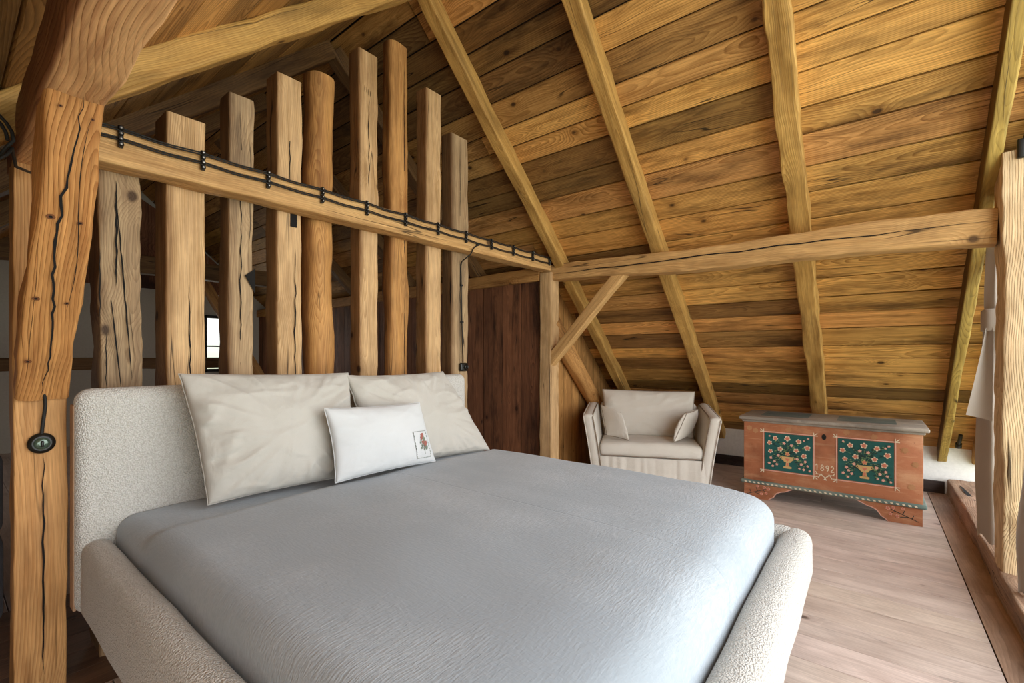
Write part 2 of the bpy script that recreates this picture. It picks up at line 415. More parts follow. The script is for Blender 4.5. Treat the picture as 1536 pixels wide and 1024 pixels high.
def cushion(mb, tl, tr, br, bl, thick, seed=0, N=44, pinch=.06, wr=.012, nrm=None, mat=0, crease=1.0, power=.42, back=1.0):
    """stuffed cushion with seams through four corner points"""
    tl, tr, br, bl = map(Vector, (tl, tr, br, bl))
    nr = nrm and Vector(nrm).normalized() or (tr - bl).cross(tl - br).normalized()
    wid = ((tr - tl).length + (br - bl).length) / 2
    grid = {}
    V = []; Fs = []
    for s in (1, -1):
        for i in range(N + 1):
            for j in range(N + 1):
                if s == -1 and (i in (0, N) or j in (0, N)):
                    grid[s, i, j] = grid[1, i, j]; continue
                a = -math.cos(math.pi * i / N); b = -math.cos(math.pi * j / N)
                a = .5 * a + .5 * (2 * i / N - 1); b = .5 * b + .5 * (2 * j / N - 1)
                pa = a * (1 - pinch * (1 - b * b)); pb = b * (1 - pinch * (1 - a * a))
                u, v = (pa + 1) / 2, (pb + 1) / 2
                p = (bl * (1 - u) + br * u) * (1 - v) + (tl * (1 - u) + tr * u) * v
                e = max(0, (1 - a * a)) * max(0, (1 - b * b))
                hgt = thick / 2 * e ** power
                edge = max(abs(a), abs(b))
                # creases radiate inwards from the seams and from the corners
                cr = nz(a * 2.2 + seed, b * 2.2, seed * 1.7) * .5
                ang = math.atan2(b, a)
                rad = nz(ang * 5 + seed * 3, edge * 1.2, seed) * edge ** 2 * 1.1 + .6 * nz(ang * 13 + seed, edge * 1.5, 4.2) * edge ** 4
                rg = max(0, 1 - abs(nz(ang * 3.1 + seed, edge * 1.3, seed * 2.3)) * 4.5) * edge ** 1.5 + .4 * max(0, 1 - abs(nz(a * 1.3 + b * .8 + seed, b * 2.6 - a * .9, 7.7)) * 5)
                w_ = wr * (cr + rad * crease + .75 * rg * crease - .3) * min(1, e * 6)
                p = p + nr * (s * hgt * (1.0 if s > 0 else back) + w_ * (1 if s > 0 else -.5))
                if e < 1e-9: p = p + nr * wr * .5 * nz(a * 6 + seed, b * 6, 2.2)
                grid[s, i, j] = len(V); V.append(p)
    for s in (1, -1):
        for i in range(N):
            for j in range(N):
                q = (grid[s, i, j], grid[s, i + 1, j], grid[s, i + 1, j + 1], grid[s, i, j + 1])
                Fs.append(q if s > 0 else q[::-1])
    mb.add(V, Fs, mat)
    rim = [V[grid[1, i, 0]] for i in range(N)] + [V[grid[1, N, j]] for j in range(N)] + [V[grid[1, i, N]] for i in range(N, 0, -1)] + [V[grid[1, 0, j]] for j in range(N, 0, -1)]
    front = lambda u, v: V[grid[1, int(round(u * N)), int(round(v * N))]]
    return rim, nr, front

# ================================================================ SETTING
RX, RZ, SL = 1.97, 3.63, .895                    # ridge and pitch of the rafter undersides
CS = 1 / math.sqrt(1 + SL * SL); SN = SL * CS
def roofz(X): return RZ - SL * abs(X - RX)
BOFF = .15                                        # boards lie this far above the rafter undersides (vertical)

def board_slope(mb, side, Y0, Y1, X_end, seed, breaks):
    rr = random.Random(seed); s = 0.0
    Ltot = abs(X_end - RX) / CS
    row = 0
    while s < Ltot:
        wd = rr.uniform(.15, .225); e = min(s + wd, Ltot)
        bs = [b + rr.uniform(-.03, .03) for b in breaks if rr.random() < .62]
        ys = [Y0] + bs + [Y1]
        for a, b in zip(ys[:-1], ys[1:]):
            mid = (a + b) / 2
            q = rr.random()
            t = rr.uniform(.82, 1.12)
            if q < .22: t *= .55
            elif q < .34: t *= .42
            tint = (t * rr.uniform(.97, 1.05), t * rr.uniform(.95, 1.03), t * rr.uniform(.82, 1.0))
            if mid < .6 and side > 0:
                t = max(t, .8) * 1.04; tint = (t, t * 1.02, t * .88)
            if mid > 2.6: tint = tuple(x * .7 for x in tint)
            off = Vector((rr.uniform(0, 280), -(s + e) / 2 + rr.uniform(-.07, .07), rr.uniform(.005, .06)))
            lift = rr.uniform(0, .006); gap = .0042
            def pt(ss, y, dz):
                x = RX + side * ss * CS
                return Vector((x + side * SN * (dz), y, RZ + BOFF - ss * SN + CS * dz))
            V = []; G = []
            for (ss, dz) in ((s + gap, .004 + lift), (s + gap + .004, lift), (e - gap - .004, lift), (e - gap, .004 + lift), (e - gap, .024), (s + gap, .024)):
                for y in (a + .002, b - .002):
                    V.append(pt(ss, y, dz)); G.append(off + Vector((y, ss, dz)))
            Fs = []
            for i in range(5):
                f = (2 * i, 2 * i + 1, 2 * i + 3, 2 * i + 2); Fs.append(f if side < 0 else f[::-1])
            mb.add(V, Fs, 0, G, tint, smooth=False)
        s = e; row += 1
    # dark underlay above the boards
    def bp(x, y): return Vector((x, y, RZ + BOFF - SL * abs(x - RX) + .035))
    mb.add([bp(RX, Y0), bp(RX, Y1), bp(X_end, Y1), bp(X_end, Y0)], [(0, 1, 2, 3)], 1, smooth=False)
mb = MB()
board_slope(mb, 1, -.85, 9.0, 5.85, 11, [.39, 1.38, 2.55, 4.6, 6.6])
board_slope(mb, -1, -.85, 9.0, -1.9, 23, [.39, 1.38, 2.55, 4.6, 6.6])
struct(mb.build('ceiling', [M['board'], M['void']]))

# floor: boards run along Y
mb = MB(); rr = random.Random(5); x = -2.0
while x < 5.9:
    wd = rr.uniform(.19, .25)
    ys = [-.41, rr.uniform(.2, 1.6), rr.uniform(2.2, 4.5), 9.0]
    for a, b in zip(ys[:-1], ys[1:]):
        t = rr.uniform(.9, 1.06); off = Vector((rr.uniform(0, 280), -x - wd / 2 + rr.uniform(-.07, .07), rr.uniform(.01, .07)))
        k = 1.0
        V = []; G = []
        for (xx, z) in ((x + .0022, -.02), (x + .0022, -.002), (x + .0045, 0), (x + wd - .0045, 0), (x + wd - .0022, -.002), (x + wd - .0022, -.02)):
            for y in (a + .001, b - .001):
                V.append(Vector((xx, y, z))); G.append(off + Vector((y, xx, z)))
        mb.add(V, [(2 * i, 2 * i + 2, 2 * i + 3, 2 * i + 1) for i in range(5)], 0, G, (t, t * rr.uniform(.97, 1), t * rr.uniform(.96, 1)), smooth=False)
    x += wd
mb.add([(-2, -.86, -.022), (5.9, -.86, -.022), (5.9, 9, -.012), (-2, 9, -.012)], [(0, 1, 2, 3)], 1, smooth=False)
struct(mb.build('floor', [M['floorb'], M['void']]))
mb = MB()
for a, b, sd in ((-2, 3.42, 1), (3.423, 5.73, 2)):
    off = Vector((sd * 9.7, .48, .03))
    box(mb, (a, -.80, -.02), (b, -.414, .002), 0, lambda v: off + v, (1, 1, 1))
struct(mb.build('trim_1', M['trimb']))
# brown boards of the passage beyond the left bed side
mb = MB()
for i in range(6):
    off = Vector((i * 13.3, -2.385 - i * .17, .03)); t = R.uniform(.45, .6)
    box(mb, (-2, 2.30 + i * .17, .0), (3.55, 2.30 + i * .17 + .166, .004), 0, lambda v: off + v, (t, t * .88, t * .8))
struct(mb.build('trim_2', M['trimb']))

# knee wall, skirting, partitions
mb = MB()
mb.add([(5.73, -.85, -.02), (5.73, 2.56, -.02), (5.73, 2.56, .62), (5.73, -.85, .62)], [(0, 1, 2, 3)], 0, smooth=False)
box(mb, (5.731, -.85, -.02), (5.83, 9, .60), 0)
struct(mb.build('wall_right', M['white']))
mb = MB(); box(mb, (5.70, -.53, 0), (5.729, 2.54, .11), 0, lambda v: Vector((v.y, v.z, v.x)))
struct(mb.build('baseboard_right', M['darktrim']))
# triangular board partition behind the armchair (plane Y 2.56), vertical boards
mb = MB(); x = 3.78; rr = random.Random(9)
while x < 5.72:
    wd = rr.uniform(.15, .21); e = min(x + wd, 5.72); off = Vector((rr.uniform(0, 280), -x - wd / 2 + rr.uniform(-.06, .06), rr.uniform(.01, .05))); t = rr.uniform(.85, 1.15)
    V = [Vector(p) for p in ((x + .002, 2.56, 0), (e - .002, 2.56, 0), (e - .002, 2.56, roofz(e) + BOFF), (x + .002, 2.56, roofz(x) + BOFF))]
    mb.add(V, [(0, 1, 2, 3)], 0, [off + Vector((v.z, v.x, 0)) for v in V], (t, t, t * .95), smooth=False)
    x = e
mb.add([(3.78, 2.575, 0), (5.72, 2.575, 0), (5.72, 2.575, roofz(5.72) + .1), (3.78, 2.575, roofz(3.78) + .1)], [(0, 1, 2, 3)], 1, smooth=False)
struct(mb.build('wall_back', [M['liteboard'], M['void']]))
# dark board partition running back from the corner post (plane X 3.68)
mb = MB(); y = 2.54
while y < 8.9:
    wd = rr.uniform(.2, .27); e = y + wd; off = Vector((rr.uniform(0, 280), -y - wd / 2 + rr.uniform(-.06, .06), rr.uniform(.01, .05))); t = rr.uniform(.8, 1.2)
    V = [Vector(p) for p in ((3.68, y + .003, 0), (3.68, e - .003, 0), (3.68, e - .003, 2.0), (3.68, y + .003, 2.0))]
    mb.add(V, [(3, 2, 1, 0)], 0, [off + Vector((v.z, v.y, 0)) for v in V], (t, t, t), smooth=False)
    y = e
mb.add([(3.695, 2.54, 0), (3.695, 9, 0), (3.695, 9, 2.0), (3.695, 2.54, 2.0)], [(0, 1, 2, 3)], 1, smooth=False)
struct(mb.build('wall_passage', [M['darkboard'], M['void']]))
mb = MB(); beam(mb, (3.70, 2.54, 2.055), (3.70, 8.9, 2.03), .12, .13, seed=31, rough=.004, n=40)
struct(mb.build('trim_3', M['slat_brown']))
# far gable wall with a window opening, far left knee wall
wx0, wx1, wz0, wz1 = 2.35, 3.3, 1.0, 1.95
mb = MB(); Yg = 8.8
def gable(y, mb, wins, m=0):
    (a, b, c, d) = wins
    xs = [-1.9, a, b, 5.8]
    def top(x): return roofz(x) + .2
    def q(*p): mb.add(p, [tuple(range(len(p)))], m, smooth=False)
    q((xs[0], y, 0), (a, y, 0), (a, y, top(a)), (RX if a > RX else xs[0], y, top(RX if a > RX else xs[0])), (xs[0], y, top(xs[0])))
    q((a, y, 0), (b, y, 0), (b, y, c), (a, y, c)); q((a, y, d), (b, y, d), (b, y, top(b)), (a, y, top(a)))
    q((b, y, 0), (xs[3], y, 0), (xs[3], y, top(xs[3])), (b, y, top(b)))
gable(Yg, mb, (wx0, wx1, wz0, wz1))
struct(mb.build('wall_far', M['farplaster']))
mb = MB()
for i in range(24):
    xa = -1.8 + i * .31; xb = min(xa + .307, 5.6); zt = [roofz(q) + .1 for q in (xa, xb)]
    if min(zt) < 2.4: continue
    mb.add([(xa, Yg - .05, 2.3), (xb, Yg - .05, 2.3), (xb, Yg - .05, zt[1]), (xa, Yg - .05, zt[0])], [(0, 1, 2, 3)], 0, [(z + i * 7, .1 * j, .03) for j, z in ((0, 0), (1, 0), (1, 1.3), (0, 1.3))], smooth=False)
struct(mb.build('trim_4', M['darkboard']))
mb = MB()
for a, b, c, d in ((wx0, wx0 + .05, wz0, wz1), (wx1 - .05, wx1, wz0, wz1), (wx0, wx1, wz0, wz0 + .05), (wx0, wx1, wz1 - .05, wz1), (2.8, 2.84, wz0, wz1), (wx0, wx1, 1.42, 1.445)):
    box(mb, (a, Yg - .04, c), (b, Yg + .02, d), 0)
w1 = struct(mb.build('window_2', M['darkmetal']))
mb = MB(); mb.add([(wx0, Yg + .01, wz0), (wx1, Yg + .01, wz0), (wx1, Yg + .01, wz1), (wx0, Yg + .01, wz1)], [(0, 1, 2, 3)], 0, smooth=False)
mb.build('pane', M['glass'], w1)
mb = MB(); box(mb, (-1.95, -.85, -.02), (-1.78, 9, .62), 0)
struct(mb.build('wall_left', M['farplaster']))

# glazed gable on the near side: glass between the posts
mb = MB()
for x0 in (-1.6, -.2, 1.2, 2.6, 3.52, 4.6):
    zt = max(roofz(x0) + .1, .3)
    box(mb, (x0 - .03, -.74, .1), (x0 + .03, -.69, zt), 0)
w2 = struct(mb.build('window_1', M['slat_brown']))
mb = MB(); mb.add([(-1.7, -.715, .1), (5.6, -.715, .1), (5.6, -.715, roofz(5.6)), (RX, -.715, RZ), (-1.7, -.715, roofz(-1.7))], [(0, 1, 2, 3, 4)], 0, smooth=False)
mb.build('pane', M['glass'], w2)

# ================================================================ TIMBER FRAME
def timber(name, label, cat, mat, *a, group=None, cracks=(), knots=(), **k):
    mb = MB(); beam(mb, *a, **k)
    for c in cracks: crack(mb, *c)
    for c in knots: knot(mb, *c)
    return tag(mb.build(name, [M[mat], M['blackgap'], M['knotwood']]), label, cat, group)

# rafters
def rafter(side, Y, label, mat, w=.12, h=.13, seed=0, x_end=None, group='roof rafters', rough=.007, name='rafter', wane=.012, **kw):
    xe = x_end if x_end is not None else (5.69 if side > 0 else -1.75)
    nv = Vector((side * SN, 0, CS)); x0 = RX + side * .01
    A = Vector((x0, Y, roofz(x0))) + nv * h / 2; B = Vector((xe, Y, roofz(xe))) + nv * h / 2
    A = A + (A - B).normalized() * .05
    return timber(name, label, 'rafter', mat, A, B, w, h, up=nv, seed=seed, rough=rough, wane=wane, group=group, **kw)
rafter(1, 2.33, 'slim rafter on the right slope meeting the corner of the cabled beam', 'rafter', .10, .12, 3)
rafter(1, 1.38, 'yellow rafter on the right slope running down behind the cream loveseat', 'rafter', .105, .12, 4)
rafter(1, .39, 'knotty yellow rafter on the right slope coming down behind the painted chest', 'rafter', .12, .12, 5, rough=.012)
rafter(1, -.513, 'greenish rafter with dark side on the right slope, nearest the tied curtain', 'rafter_green', .066, .17, 6, side_tint=((0, 1, 0), (.38, .30, .25)))  # side turned from the window has its shade put into the tint
rafter(1, -.76, 'short yellow rafter end low behind the curtain and window sill', 'rafter', .10, .13, 8)
rafter(-1, 2.33, 'yellow rafter crossing the top left above the slat screen', 'rafter', .10, .12, 9, rough=.010)
for i, Y in enumerate((3.40, 4.55, 5.75)):
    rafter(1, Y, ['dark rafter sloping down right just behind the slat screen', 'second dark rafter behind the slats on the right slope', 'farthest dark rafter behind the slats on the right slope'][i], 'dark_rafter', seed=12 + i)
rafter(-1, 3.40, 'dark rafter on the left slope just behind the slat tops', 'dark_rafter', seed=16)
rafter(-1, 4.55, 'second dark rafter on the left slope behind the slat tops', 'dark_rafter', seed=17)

# purlins
def pur(t): return (0, .02 * nz(t * 3), 1, 1.22 - .28 * t)
A = Vector((3.575, -.535, 1.945)); B = Vector((3.76, 2.54, 2.065))
dd = (B - A).normalized(); rgt = Vector((-1, 0, 0))
cr1 = [A + (B - A) * (i / 24) + Vector((-.0785, 0, .035 - .055 * i / 24 + .012 * nz(i * .7, 4.4))) for i in range(1, 24)]
timber('purlin', 'long weathered purlin with a lengthwise split across the right roof slope', 'beam', 'beam', A, B, .14, .155, seed=20, prof=pur, rough=.006, cracks=[(cr1, .009, (-1, 0, 0))])
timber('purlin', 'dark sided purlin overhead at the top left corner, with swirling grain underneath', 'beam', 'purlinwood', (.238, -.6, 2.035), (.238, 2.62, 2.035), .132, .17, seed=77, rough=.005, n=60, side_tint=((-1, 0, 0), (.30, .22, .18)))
# posts
timber('post', 'tall light timber post at the left edge carrying the round rotary switch', 'post', 'postwood', (.245, 2.475, 0), (.245, 2.475, 1.97), .138, .14, up=(0, 1, 0), seed=41, rough=.004, wane=.005,
       cracks=[([Vector((.25 + .006 * nz(i * .5), 2.403, .88 - i * .035)) for i in range(24)], .006, (0, -1, 0))])
cp = onY(824, 500, 2.40)
timber('post', 'narrow corner post where the cabled beam meets the right purlin', 'post', 'slat', (3.72, 2.47, 0), (3.72, 2.47, 2.06), .145, .13, up=(0, 1, 0), seed=42, rough=.004, wane=.006)
timber('post', 'slim post strip beside the corner post, next to the log strut', 'post', 'slat_brown', (3.84, 2.50, 0), (3.84, 2.50, 1.96), .085, .09, up=(0, 1, 0), seed=43, rough=.004, wane=.006)
timber('post', 'thick pale worm-eaten window post at the right edge', 'post', 'pale', (3.545, -.64, .06), (3.545, -.64, 2.31), .20, .20, up=(0, 1, 0), seed=44, rough=.009, wane=.012, n=90,
       cracks=[([Vector((3.440, -.62 - .004 * i, 1.9 - i * .03)) for i in range(8)], .012, (-1, 0, 0))])
# knee braces under both purlins (leaning towards the window)
def brace(x, label, mat, w, seed, z0, z1, y0, y1, prof=None, rough=.006, cr=(), wane=.012, h=.13, knots=()):
    d = Vector((0, y1 - y0, z1 - z0)).normalized(); up = Vector((0, d.z, -d.y))
    o = up * h / 2
    return timber('knee_brace', label, 'brace', mat, Vector((x, y0, z0)) + o, Vector((x, y1, z1)) + o, w, h, up=up, seed=seed, prof=prof, rough=rough, cracks=cr, wane=wane, knots=knots)
def lb(t):
    e = .010 * math.exp(-((t - .38) / .06) ** 2) + .012 * math.exp(-((t - .74) / .07) ** 2)
    return (.004 * math.sin(t * 7), 0, 1.0 - .17 * t + e * 5, 1)
y0, z0, y1, z1 = 2.385, 1.09, 1.66, 1.965
def bl(t, dx): return Vector((.243 + dx, y0 + (y1 - y0) * t, z0 + (z1 - z0) * t))
nb = Vector((0, -(z1 - z0), (y1 - y0))).normalized()
cl = [bl(.03 + .96 * i / 36, -.004 + .010 * math.sin(i * .22) + .009 * nz(i * .9) + .004 * nz(i * 2.3)) + nb * .006 for i in range(37)]
cl2 = [bl(.35 + .6 * i / 20, .030 + .010 * math.sin(i * .3)) + nb * .005 for i in range(21)]
brace(.243, 'gnarled cracked brace rising from the left post to the dark purlin', 'oak', .14, 50, z0, z1, y0, y1, lb, .010, [(cl, .0065, nb), (cl2, .0025, nb)], knots=[(bl(.17, -.045) + nb * .005, nb, .010), (bl(.40, -.042) + nb * .006, nb, .010), (bl(.39, .03) + nb * .006, nb, .007), (bl(.66, -.030) + nb * .005, nb, .011), (bl(.655, .035) + nb * .005, nb, .008), (bl(.94, .03) + nb * .005, nb, .005), (bl(.95, -.035) + nb * .005, nb, .005)])
brace(3.70, 'straight brace from the right purlin down to the corner post above the loveseat', 'beam', .10, 51, 1.16, 1.99, 2.41, 1.62, None, .004, h=.10)
# round log strut
a = onY(829, 482, 2.465); b = onY(892, 603, 2.465); b2 = a + (b - a) * 1.95
timber('log_strut', 'round reddish log strut leaning behind the loveseat', 'strut', 'slat_brown', a, b2, .165, .165, up=(0, 1, 0), seed=52, rough=.008, wane=.08)
# horizontal beam with cables
YB = 2.40
bA = Vector((.315, YB + .06, 2.105)); bB = Vector((3.65, YB + .06, 2.135))
def tb(t): return (0, 0, 1, 1.05 - .12 * t)
timber('cross_beam', 'long light horizontal beam carrying black cables across the slat screen', 'beam', 'beam', bA, bB, .12, .138, seed=60, rough=.005, prof=tb, wane=.010)

# slats
slats = [ # left px, right px, top py at left, depth, material, round?, label
    (147, 211, None, .17, 'slat_grey', 0, 'grey cracked post right beside the left brace, ending below the cabled beam'),
    (249, 308, 165, .17, 'slat', 0, 'broad smooth light post, second from the left in the slat screen'),
    (343, 381, 137, .12, 'slat_grey', 0, 'greyish post with a notch in its right edge, third in the slat screen'),
    (415, 453, 107, .13, 'slat', 0, 'post with a short mortise slot just under the cabled beam'),
    (469, 508, 101, .125, 'slat_brown', 1, 'orange brown round log in the middle of the slat screen'),
    (539, 567, 70, .11, 'slat', 0, 'square post with small carved tally marks near its top, right of the round log'),
    (586, 615, 55, .12, 'slat_brown', .6, 'tallest post in the slat screen with a long dark split'),
    (639, 662, 130, .11, 'slat', 0, 'slim square post, second from the right end of the slat screen'),
    (677, 702, 198, .11, 'slat_grey', 0, 'last and shortest post of the slat screen, carrying the cable to the black switch'),
]
YS = 2.525
for i, (p0, p1, tp, dp, mt, rnd, lab) in enumerate(slats):
    xa, xb = onY(p0, 500, YS).x, onY(p1, 500, YS).x
    zt = onY(p0, tp, YS).z if tp else 2.06
    w = xb - xa; xc = (xa + xb) / 2; cr = []
    if rnd == 1: w *= 1.02; dp = w
    rg = [.010, .003, .006, .004, .006, .004, .005, .003, .004][i]
    def cv(x, za, zb, k=20, wob=.006):
        return [Vector((x + wob * nz(j * .5, x * 9), YS - .001, za + (zb - za) * j / k)) for j in range(k + 1)]
    if i == 0: cr = [(cv(xc - .012, 2.0, 1.55, 24, .004), .008, (0, -1, 0)), ([Vector((xc - .01 + .05 * j / 24 + .004 * nz(j * .9, 3), YS - .001, 1.9 - .75 * j / 24)) for j in range(25)], .006, (0, -1, 0)), ([Vector((xc - .03 + .035 * j / 16, YS - .001, 1.5 - .4 * j / 16)) for j in range(17)], .006, (0, -1, 0)), (cv(xc - .045, 1.35, 1.1, 12, .004), .004, (0, -1, 0)), (cv(xc - .065, 1.7, 1.4, 14, .003), .004, (0, -1, 0))]
    if i == 1: cr = [(cv(xc + .015, 1.6, .9, 20, .01), .005, (0, -1, 0))]
    if i == 2: cr = [(cv(xc - .005, 2.5, 1.0, 40, .008), .005, (0, -1, 0))]
    if i == 3: cr = [(cv(xc + .03, 1.85, 1.0, 24, .010), .006, (0, -1, 0)), (cv(xc, 2.55, 2.2, 12, .006), .005, (0, -1, 0))]
    if i == 5: cr = [(cv(xc, 2.9, 2.3, 24, .008), .005, (0, -1, 0))] + [([Vector((xc - .03 + q * .014, YS - .001, 2.93 - q * .006 + j * .012)) for j in range(5)], .004, (0, -1, 0)) for q in range(4)]
    if i == 6: cr = [(cv(xb - .048, zt - .05, .9, 50, .004), .009, (0, -1, 0))]
    if i == 8: cr = [(cv(xc + .0, zt - .02, 1.0, 40, .004), .006, (0, -1, 0))]
    wn = .009 if not rnd else (w * .5 if rnd == 1 else w * .3)
    wn = wn * (.55 if rnd == 1 else 1)
    o = MB(); t = [.92, 1.05, 1.0, 1.0, 1.02, 1.0, .98, 1.0, .93][i]
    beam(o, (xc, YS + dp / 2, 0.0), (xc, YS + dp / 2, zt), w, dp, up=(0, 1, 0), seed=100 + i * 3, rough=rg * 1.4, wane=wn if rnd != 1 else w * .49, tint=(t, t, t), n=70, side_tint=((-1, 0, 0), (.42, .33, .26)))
    for c in cr: crack(o, *c)
    if i == 3:
        s0 = onY(435, 312, YS); s1 = onY(445, 342, YS)
        o.add([(s0.x, YS - .0035, s0.z), (s1.x, YS - .0035, s0.z), (s1.x, YS - .0035, s1.z), (s0.x, YS - .0035, s1.z)], [(0, 1, 2, 3)], 1, smooth=False)
    if i == 2:
        s0 = onY(381, 412, YS)
        o.add([(s0.x + .004, YS - .0035, s0.z + .03), (s0.x - .045, YS - .0035, s0.z - .01), (s0.x + .004, YS - .0035, s0.z - .10)], [(0, 1, 2)], 1, smooth=False)
    tag(o.build('screen_post', [M[mt], M['blackgap']]), lab, 'post', 'posts of the slat screen behind the bed')

# beams far behind the screen
timber('tie_beam', 'dark horizontal tie beam seen through the slat gaps', 'beam', 'dark_rafter', (-1.0, 6.6, 2.28), (4.6, 6.6, 2.34), .18, .2, seed=70)
timber('tie_beam', 'lower dark crossbar seen through the slat gaps behind the left posts', 'beam', 'dark_rafter', (-1.0, 6.2, 1.18), (2.2, 6.2, 1.18), .12, .12, seed=71)
timber('strut', 'reddish diagonal strut seen far behind through the slats', 'strut', 'slat_brown', (3.3, 7.4, .6), (2.3, 7.4, 2.4), .12, .12, up=(0, 1, 0), seed=72)
timber('post', 'dark post far behind the slat screen seen through the gaps', 'post', 'dark_rafter', (2.15, 5.6, 0), (2.15, 5.6, 2.3), .16, .16, up=(0, 1, 0), seed=73)

# old sill beam under the windows
mb = MB()
beam(mb, (1.6, -.63, .015), (5.69, -.63, .055), .195, .18, seed=80, rough=.010, wane=.016, n=120)
crack(mb, [Vector((5.45 - i * .08, -.60 - .004 * i, .1475 - i * .0009)) for i in range(10)], .028, (0, 0, 1))
tag(mb.build('sill_beam', [M['sill'], M['blackgap']]), 'weathered split sill beam along the floor under the curtain', 'beam')

# ================================================================ BED
YH = 2.36
bed = thing('bed', 'wide cream boucle upholstered bed with tall headboard in front of the slat screen', 'bed', (1.35, 1.3, 0))
bed.location = (0, 0, 0)
mb = MB()
def hd(v): return v + Vector((0, .004 * nz(v.x * 3, v.z * 3), .006 * nz(v.x * 2.5, 7)))
rbox(mb, (.322, YH - .07, .28), (2.385, YH + .028, 1.13), (.05, .045, .05), (30, 4, 14), disp=hd)
mb.build('headboard', M['boucle'], bed)
mb = MB(); rbox(mb, (.319, YH - .03, .30), (.33, YH + .03, 1.07), .004, (1, 3, 10), k=2)
mb.build('edge_piping', M['leather'], bed)
def rail(lo, hi, name, r, ins):
    mb = MB()
    def dp(v):
        t = max(0, min(1, (v.z - lo[2]) / (hi[2] - lo[2])))
        q = v + Vector((ins[0] * t * .0, 0, 0))
        return q + Vector((.005 * nz(v.y * 4, v.z * 4, 1), .005 * nz(v.x * 4, v.z * 4, 2), .005 * nz(v.x * 3, v.y * 3, 3)))
    rbox(mb, lo, hi, r, (24, 24, 6), disp=dp, k=5)
    return mb.build(name, M['boucle'], bed)
rail((.335, .25, .27), (.430, YH - .03, .563), 'side_rail', .05, (1, 0))
rail((2.290, .25, .27), (2.385, YH - .03, .50), 'side_rail', .05, (-1, 0))
rail((.335, .195, .27), (2.395, .32, .495), 'foot_rail', .055, (0, 1))
for (x, y) in ((.5, .42), (2.2, .42), (.5, 2.2), (2.2, 2.2)):
    mb = MB(); lathe(mb, (x, y, 0), (0, 0, 1), [(0, .025), (.02, .027), (.28, .035)], 16); mb.build('leg', M['darkmetal'], bed)
mb = MB(); box(mb, (.42, .31, .28), (2.28, 2.28, .325)); mb.build('slatted_base', M['darktrim'], bed)

mb = MB()
def ms(v):
    x, y, z = v
    top = max(0, min(1, (z - .42) / .2))
    e = min(1, max(0, (1.98 - y) / .09)); e = e * e * (3 - 2 * e)          # lower strip of sheet at the head end
    dx = min(x - .43, 2.285 - x); inx = min(1, max(0, dx / .5))
    lift = (.024 * e + .010 * inx * e + .006 * nz(x * 2.2, y * 2.2) + .003 * nz(x * 7, y * 3, 4)) * top
    foot = max(0, (.62 - y) / .32); lift -= .045 * foot * foot * top
    sx = .004 * nz(y * 5, z * 6, 2); 
    return Vector((x + sx, min(y, 2.284) + .003 * nz(x * 5, z * 6, 5), z + lift))
rbox(mb, (.433, .323, .33), (2.286, 2.37, .637), (.075, .10, .075), (60, 60, 8), disp=ms, k=6)
tag(mb.build('bedspread', M['muslin']), 'grey crinkled muslin bedspread stretched over the mattress', 'bedspread')

# pillows
def pil(name, lab, cat, mat, c, th, seed, pinch, wr, N=44, crease=1.0, nrm=(0, -1, .25), power=.42, group=None, piping=None, back=1.0):
    mb = MB(); rim, nr, fr = cushion(mb, *c, th, seed, N, pinch=pinch, wr=wr, nrm=nrm, crease=crease, power=power, back=back)
    o = mb.build(name, M[mat]); tag(o, lab, cat, group)
    m2 = MB(); tube(m2, rim, .0022, 6, closed=True); m2.build('seam', M[piping or mat], o)
    return o, nr, fr
pil('pillow', 'large beige linen pillow on the left leaning on the headboard', 'pillow', 'linen',
    (onY(268, 560, 2.19), onY(522, 559, 2.19), onY(533, 712, 2.03), onY(312, 757, 2.06)), .25, 3, .035, .020, group='large beige bed pillows', back=.35, N=84)
pil('pillow', 'large beige linen pillow on the right leaning on the headboard, behind the white cushion', 'pillow', 'linen',
    (onY(519, 563, 2.17), onY(664, 557, 2.22), onY(734, 674, 1.98), onY(556, 706, 2.06)), .24, 8, .04, .018, group='large beige bed pillows', back=.35, N=84)
c4 = (onY(486, 612, 1.955), onY(629, 603, 1.955), onY(653, 691, 1.88), onY(503, 724, 1.88))
wp, nr, fr = pil('cushion', 'small white linen cushion with a flower patch in front of the beige pillows', 'cushion', 'whitelinen', c4, .15, 14, .05, .008, crease=.7, back=.7)
# stitched patch: follows the cushion surface
def surf(u, v):
    N = 44
    x = u * N; y = v * N; i, j = int(x), int(y); a, b = x - i, y - j
    g = lambda p, q: fr(p / N, q / N)
    return (g(i, j) * (1 - a) + g(i + 1, j) * a) * (1 - b) + (g(i, j + 1) * (1 - a) + g(i + 1, j + 1) * a) * b
def patch_pt(s, t, lift): return surf(.70 + .18 * s, .13 + .38 * t) + nr * lift
pm = MB(); n = 10
pm.add([patch_pt(i / n, j / n, .004) for i in range(n + 1) for j in range(n + 1)], [(i * (n + 1) + j, (i + 1) * (n + 1) + j, (i + 1) * (n + 1) + j + 1, i * (n + 1) + j + 1) for i in range(n) for j in range(n)], 0)
for (a, b) in (((0, 0), (1, 0)), ((1, 0), (1, 1)), ((1, 1), (0, 1)), ((0, 1), (0, 0))):
    for q in range(9):
        s0, s1 = q / 9, (q + .6) / 9
        tube(pm, [patch_pt(a[0] + (b[0] - a[0]) * s, a[1] + (b[1] - a[1]) * s, .005) for s in (s0, s1)], .0013, 5, 1)
def blob(s, t, r, m, k=7):
    c = patch_pt(s, t, .006); u = (patch_pt(min(1, s + .1), t, .006) - c).normalized(); w = nr.cross(u)
    pm.add([c + (u * math.cos(2 * math.pi * i / k) + w * math.sin(2 * math.pi * i / k)) * r * (1 + .25 * (i % 2)) for i in range(k)], [tuple(range(k))], m, smooth=False)
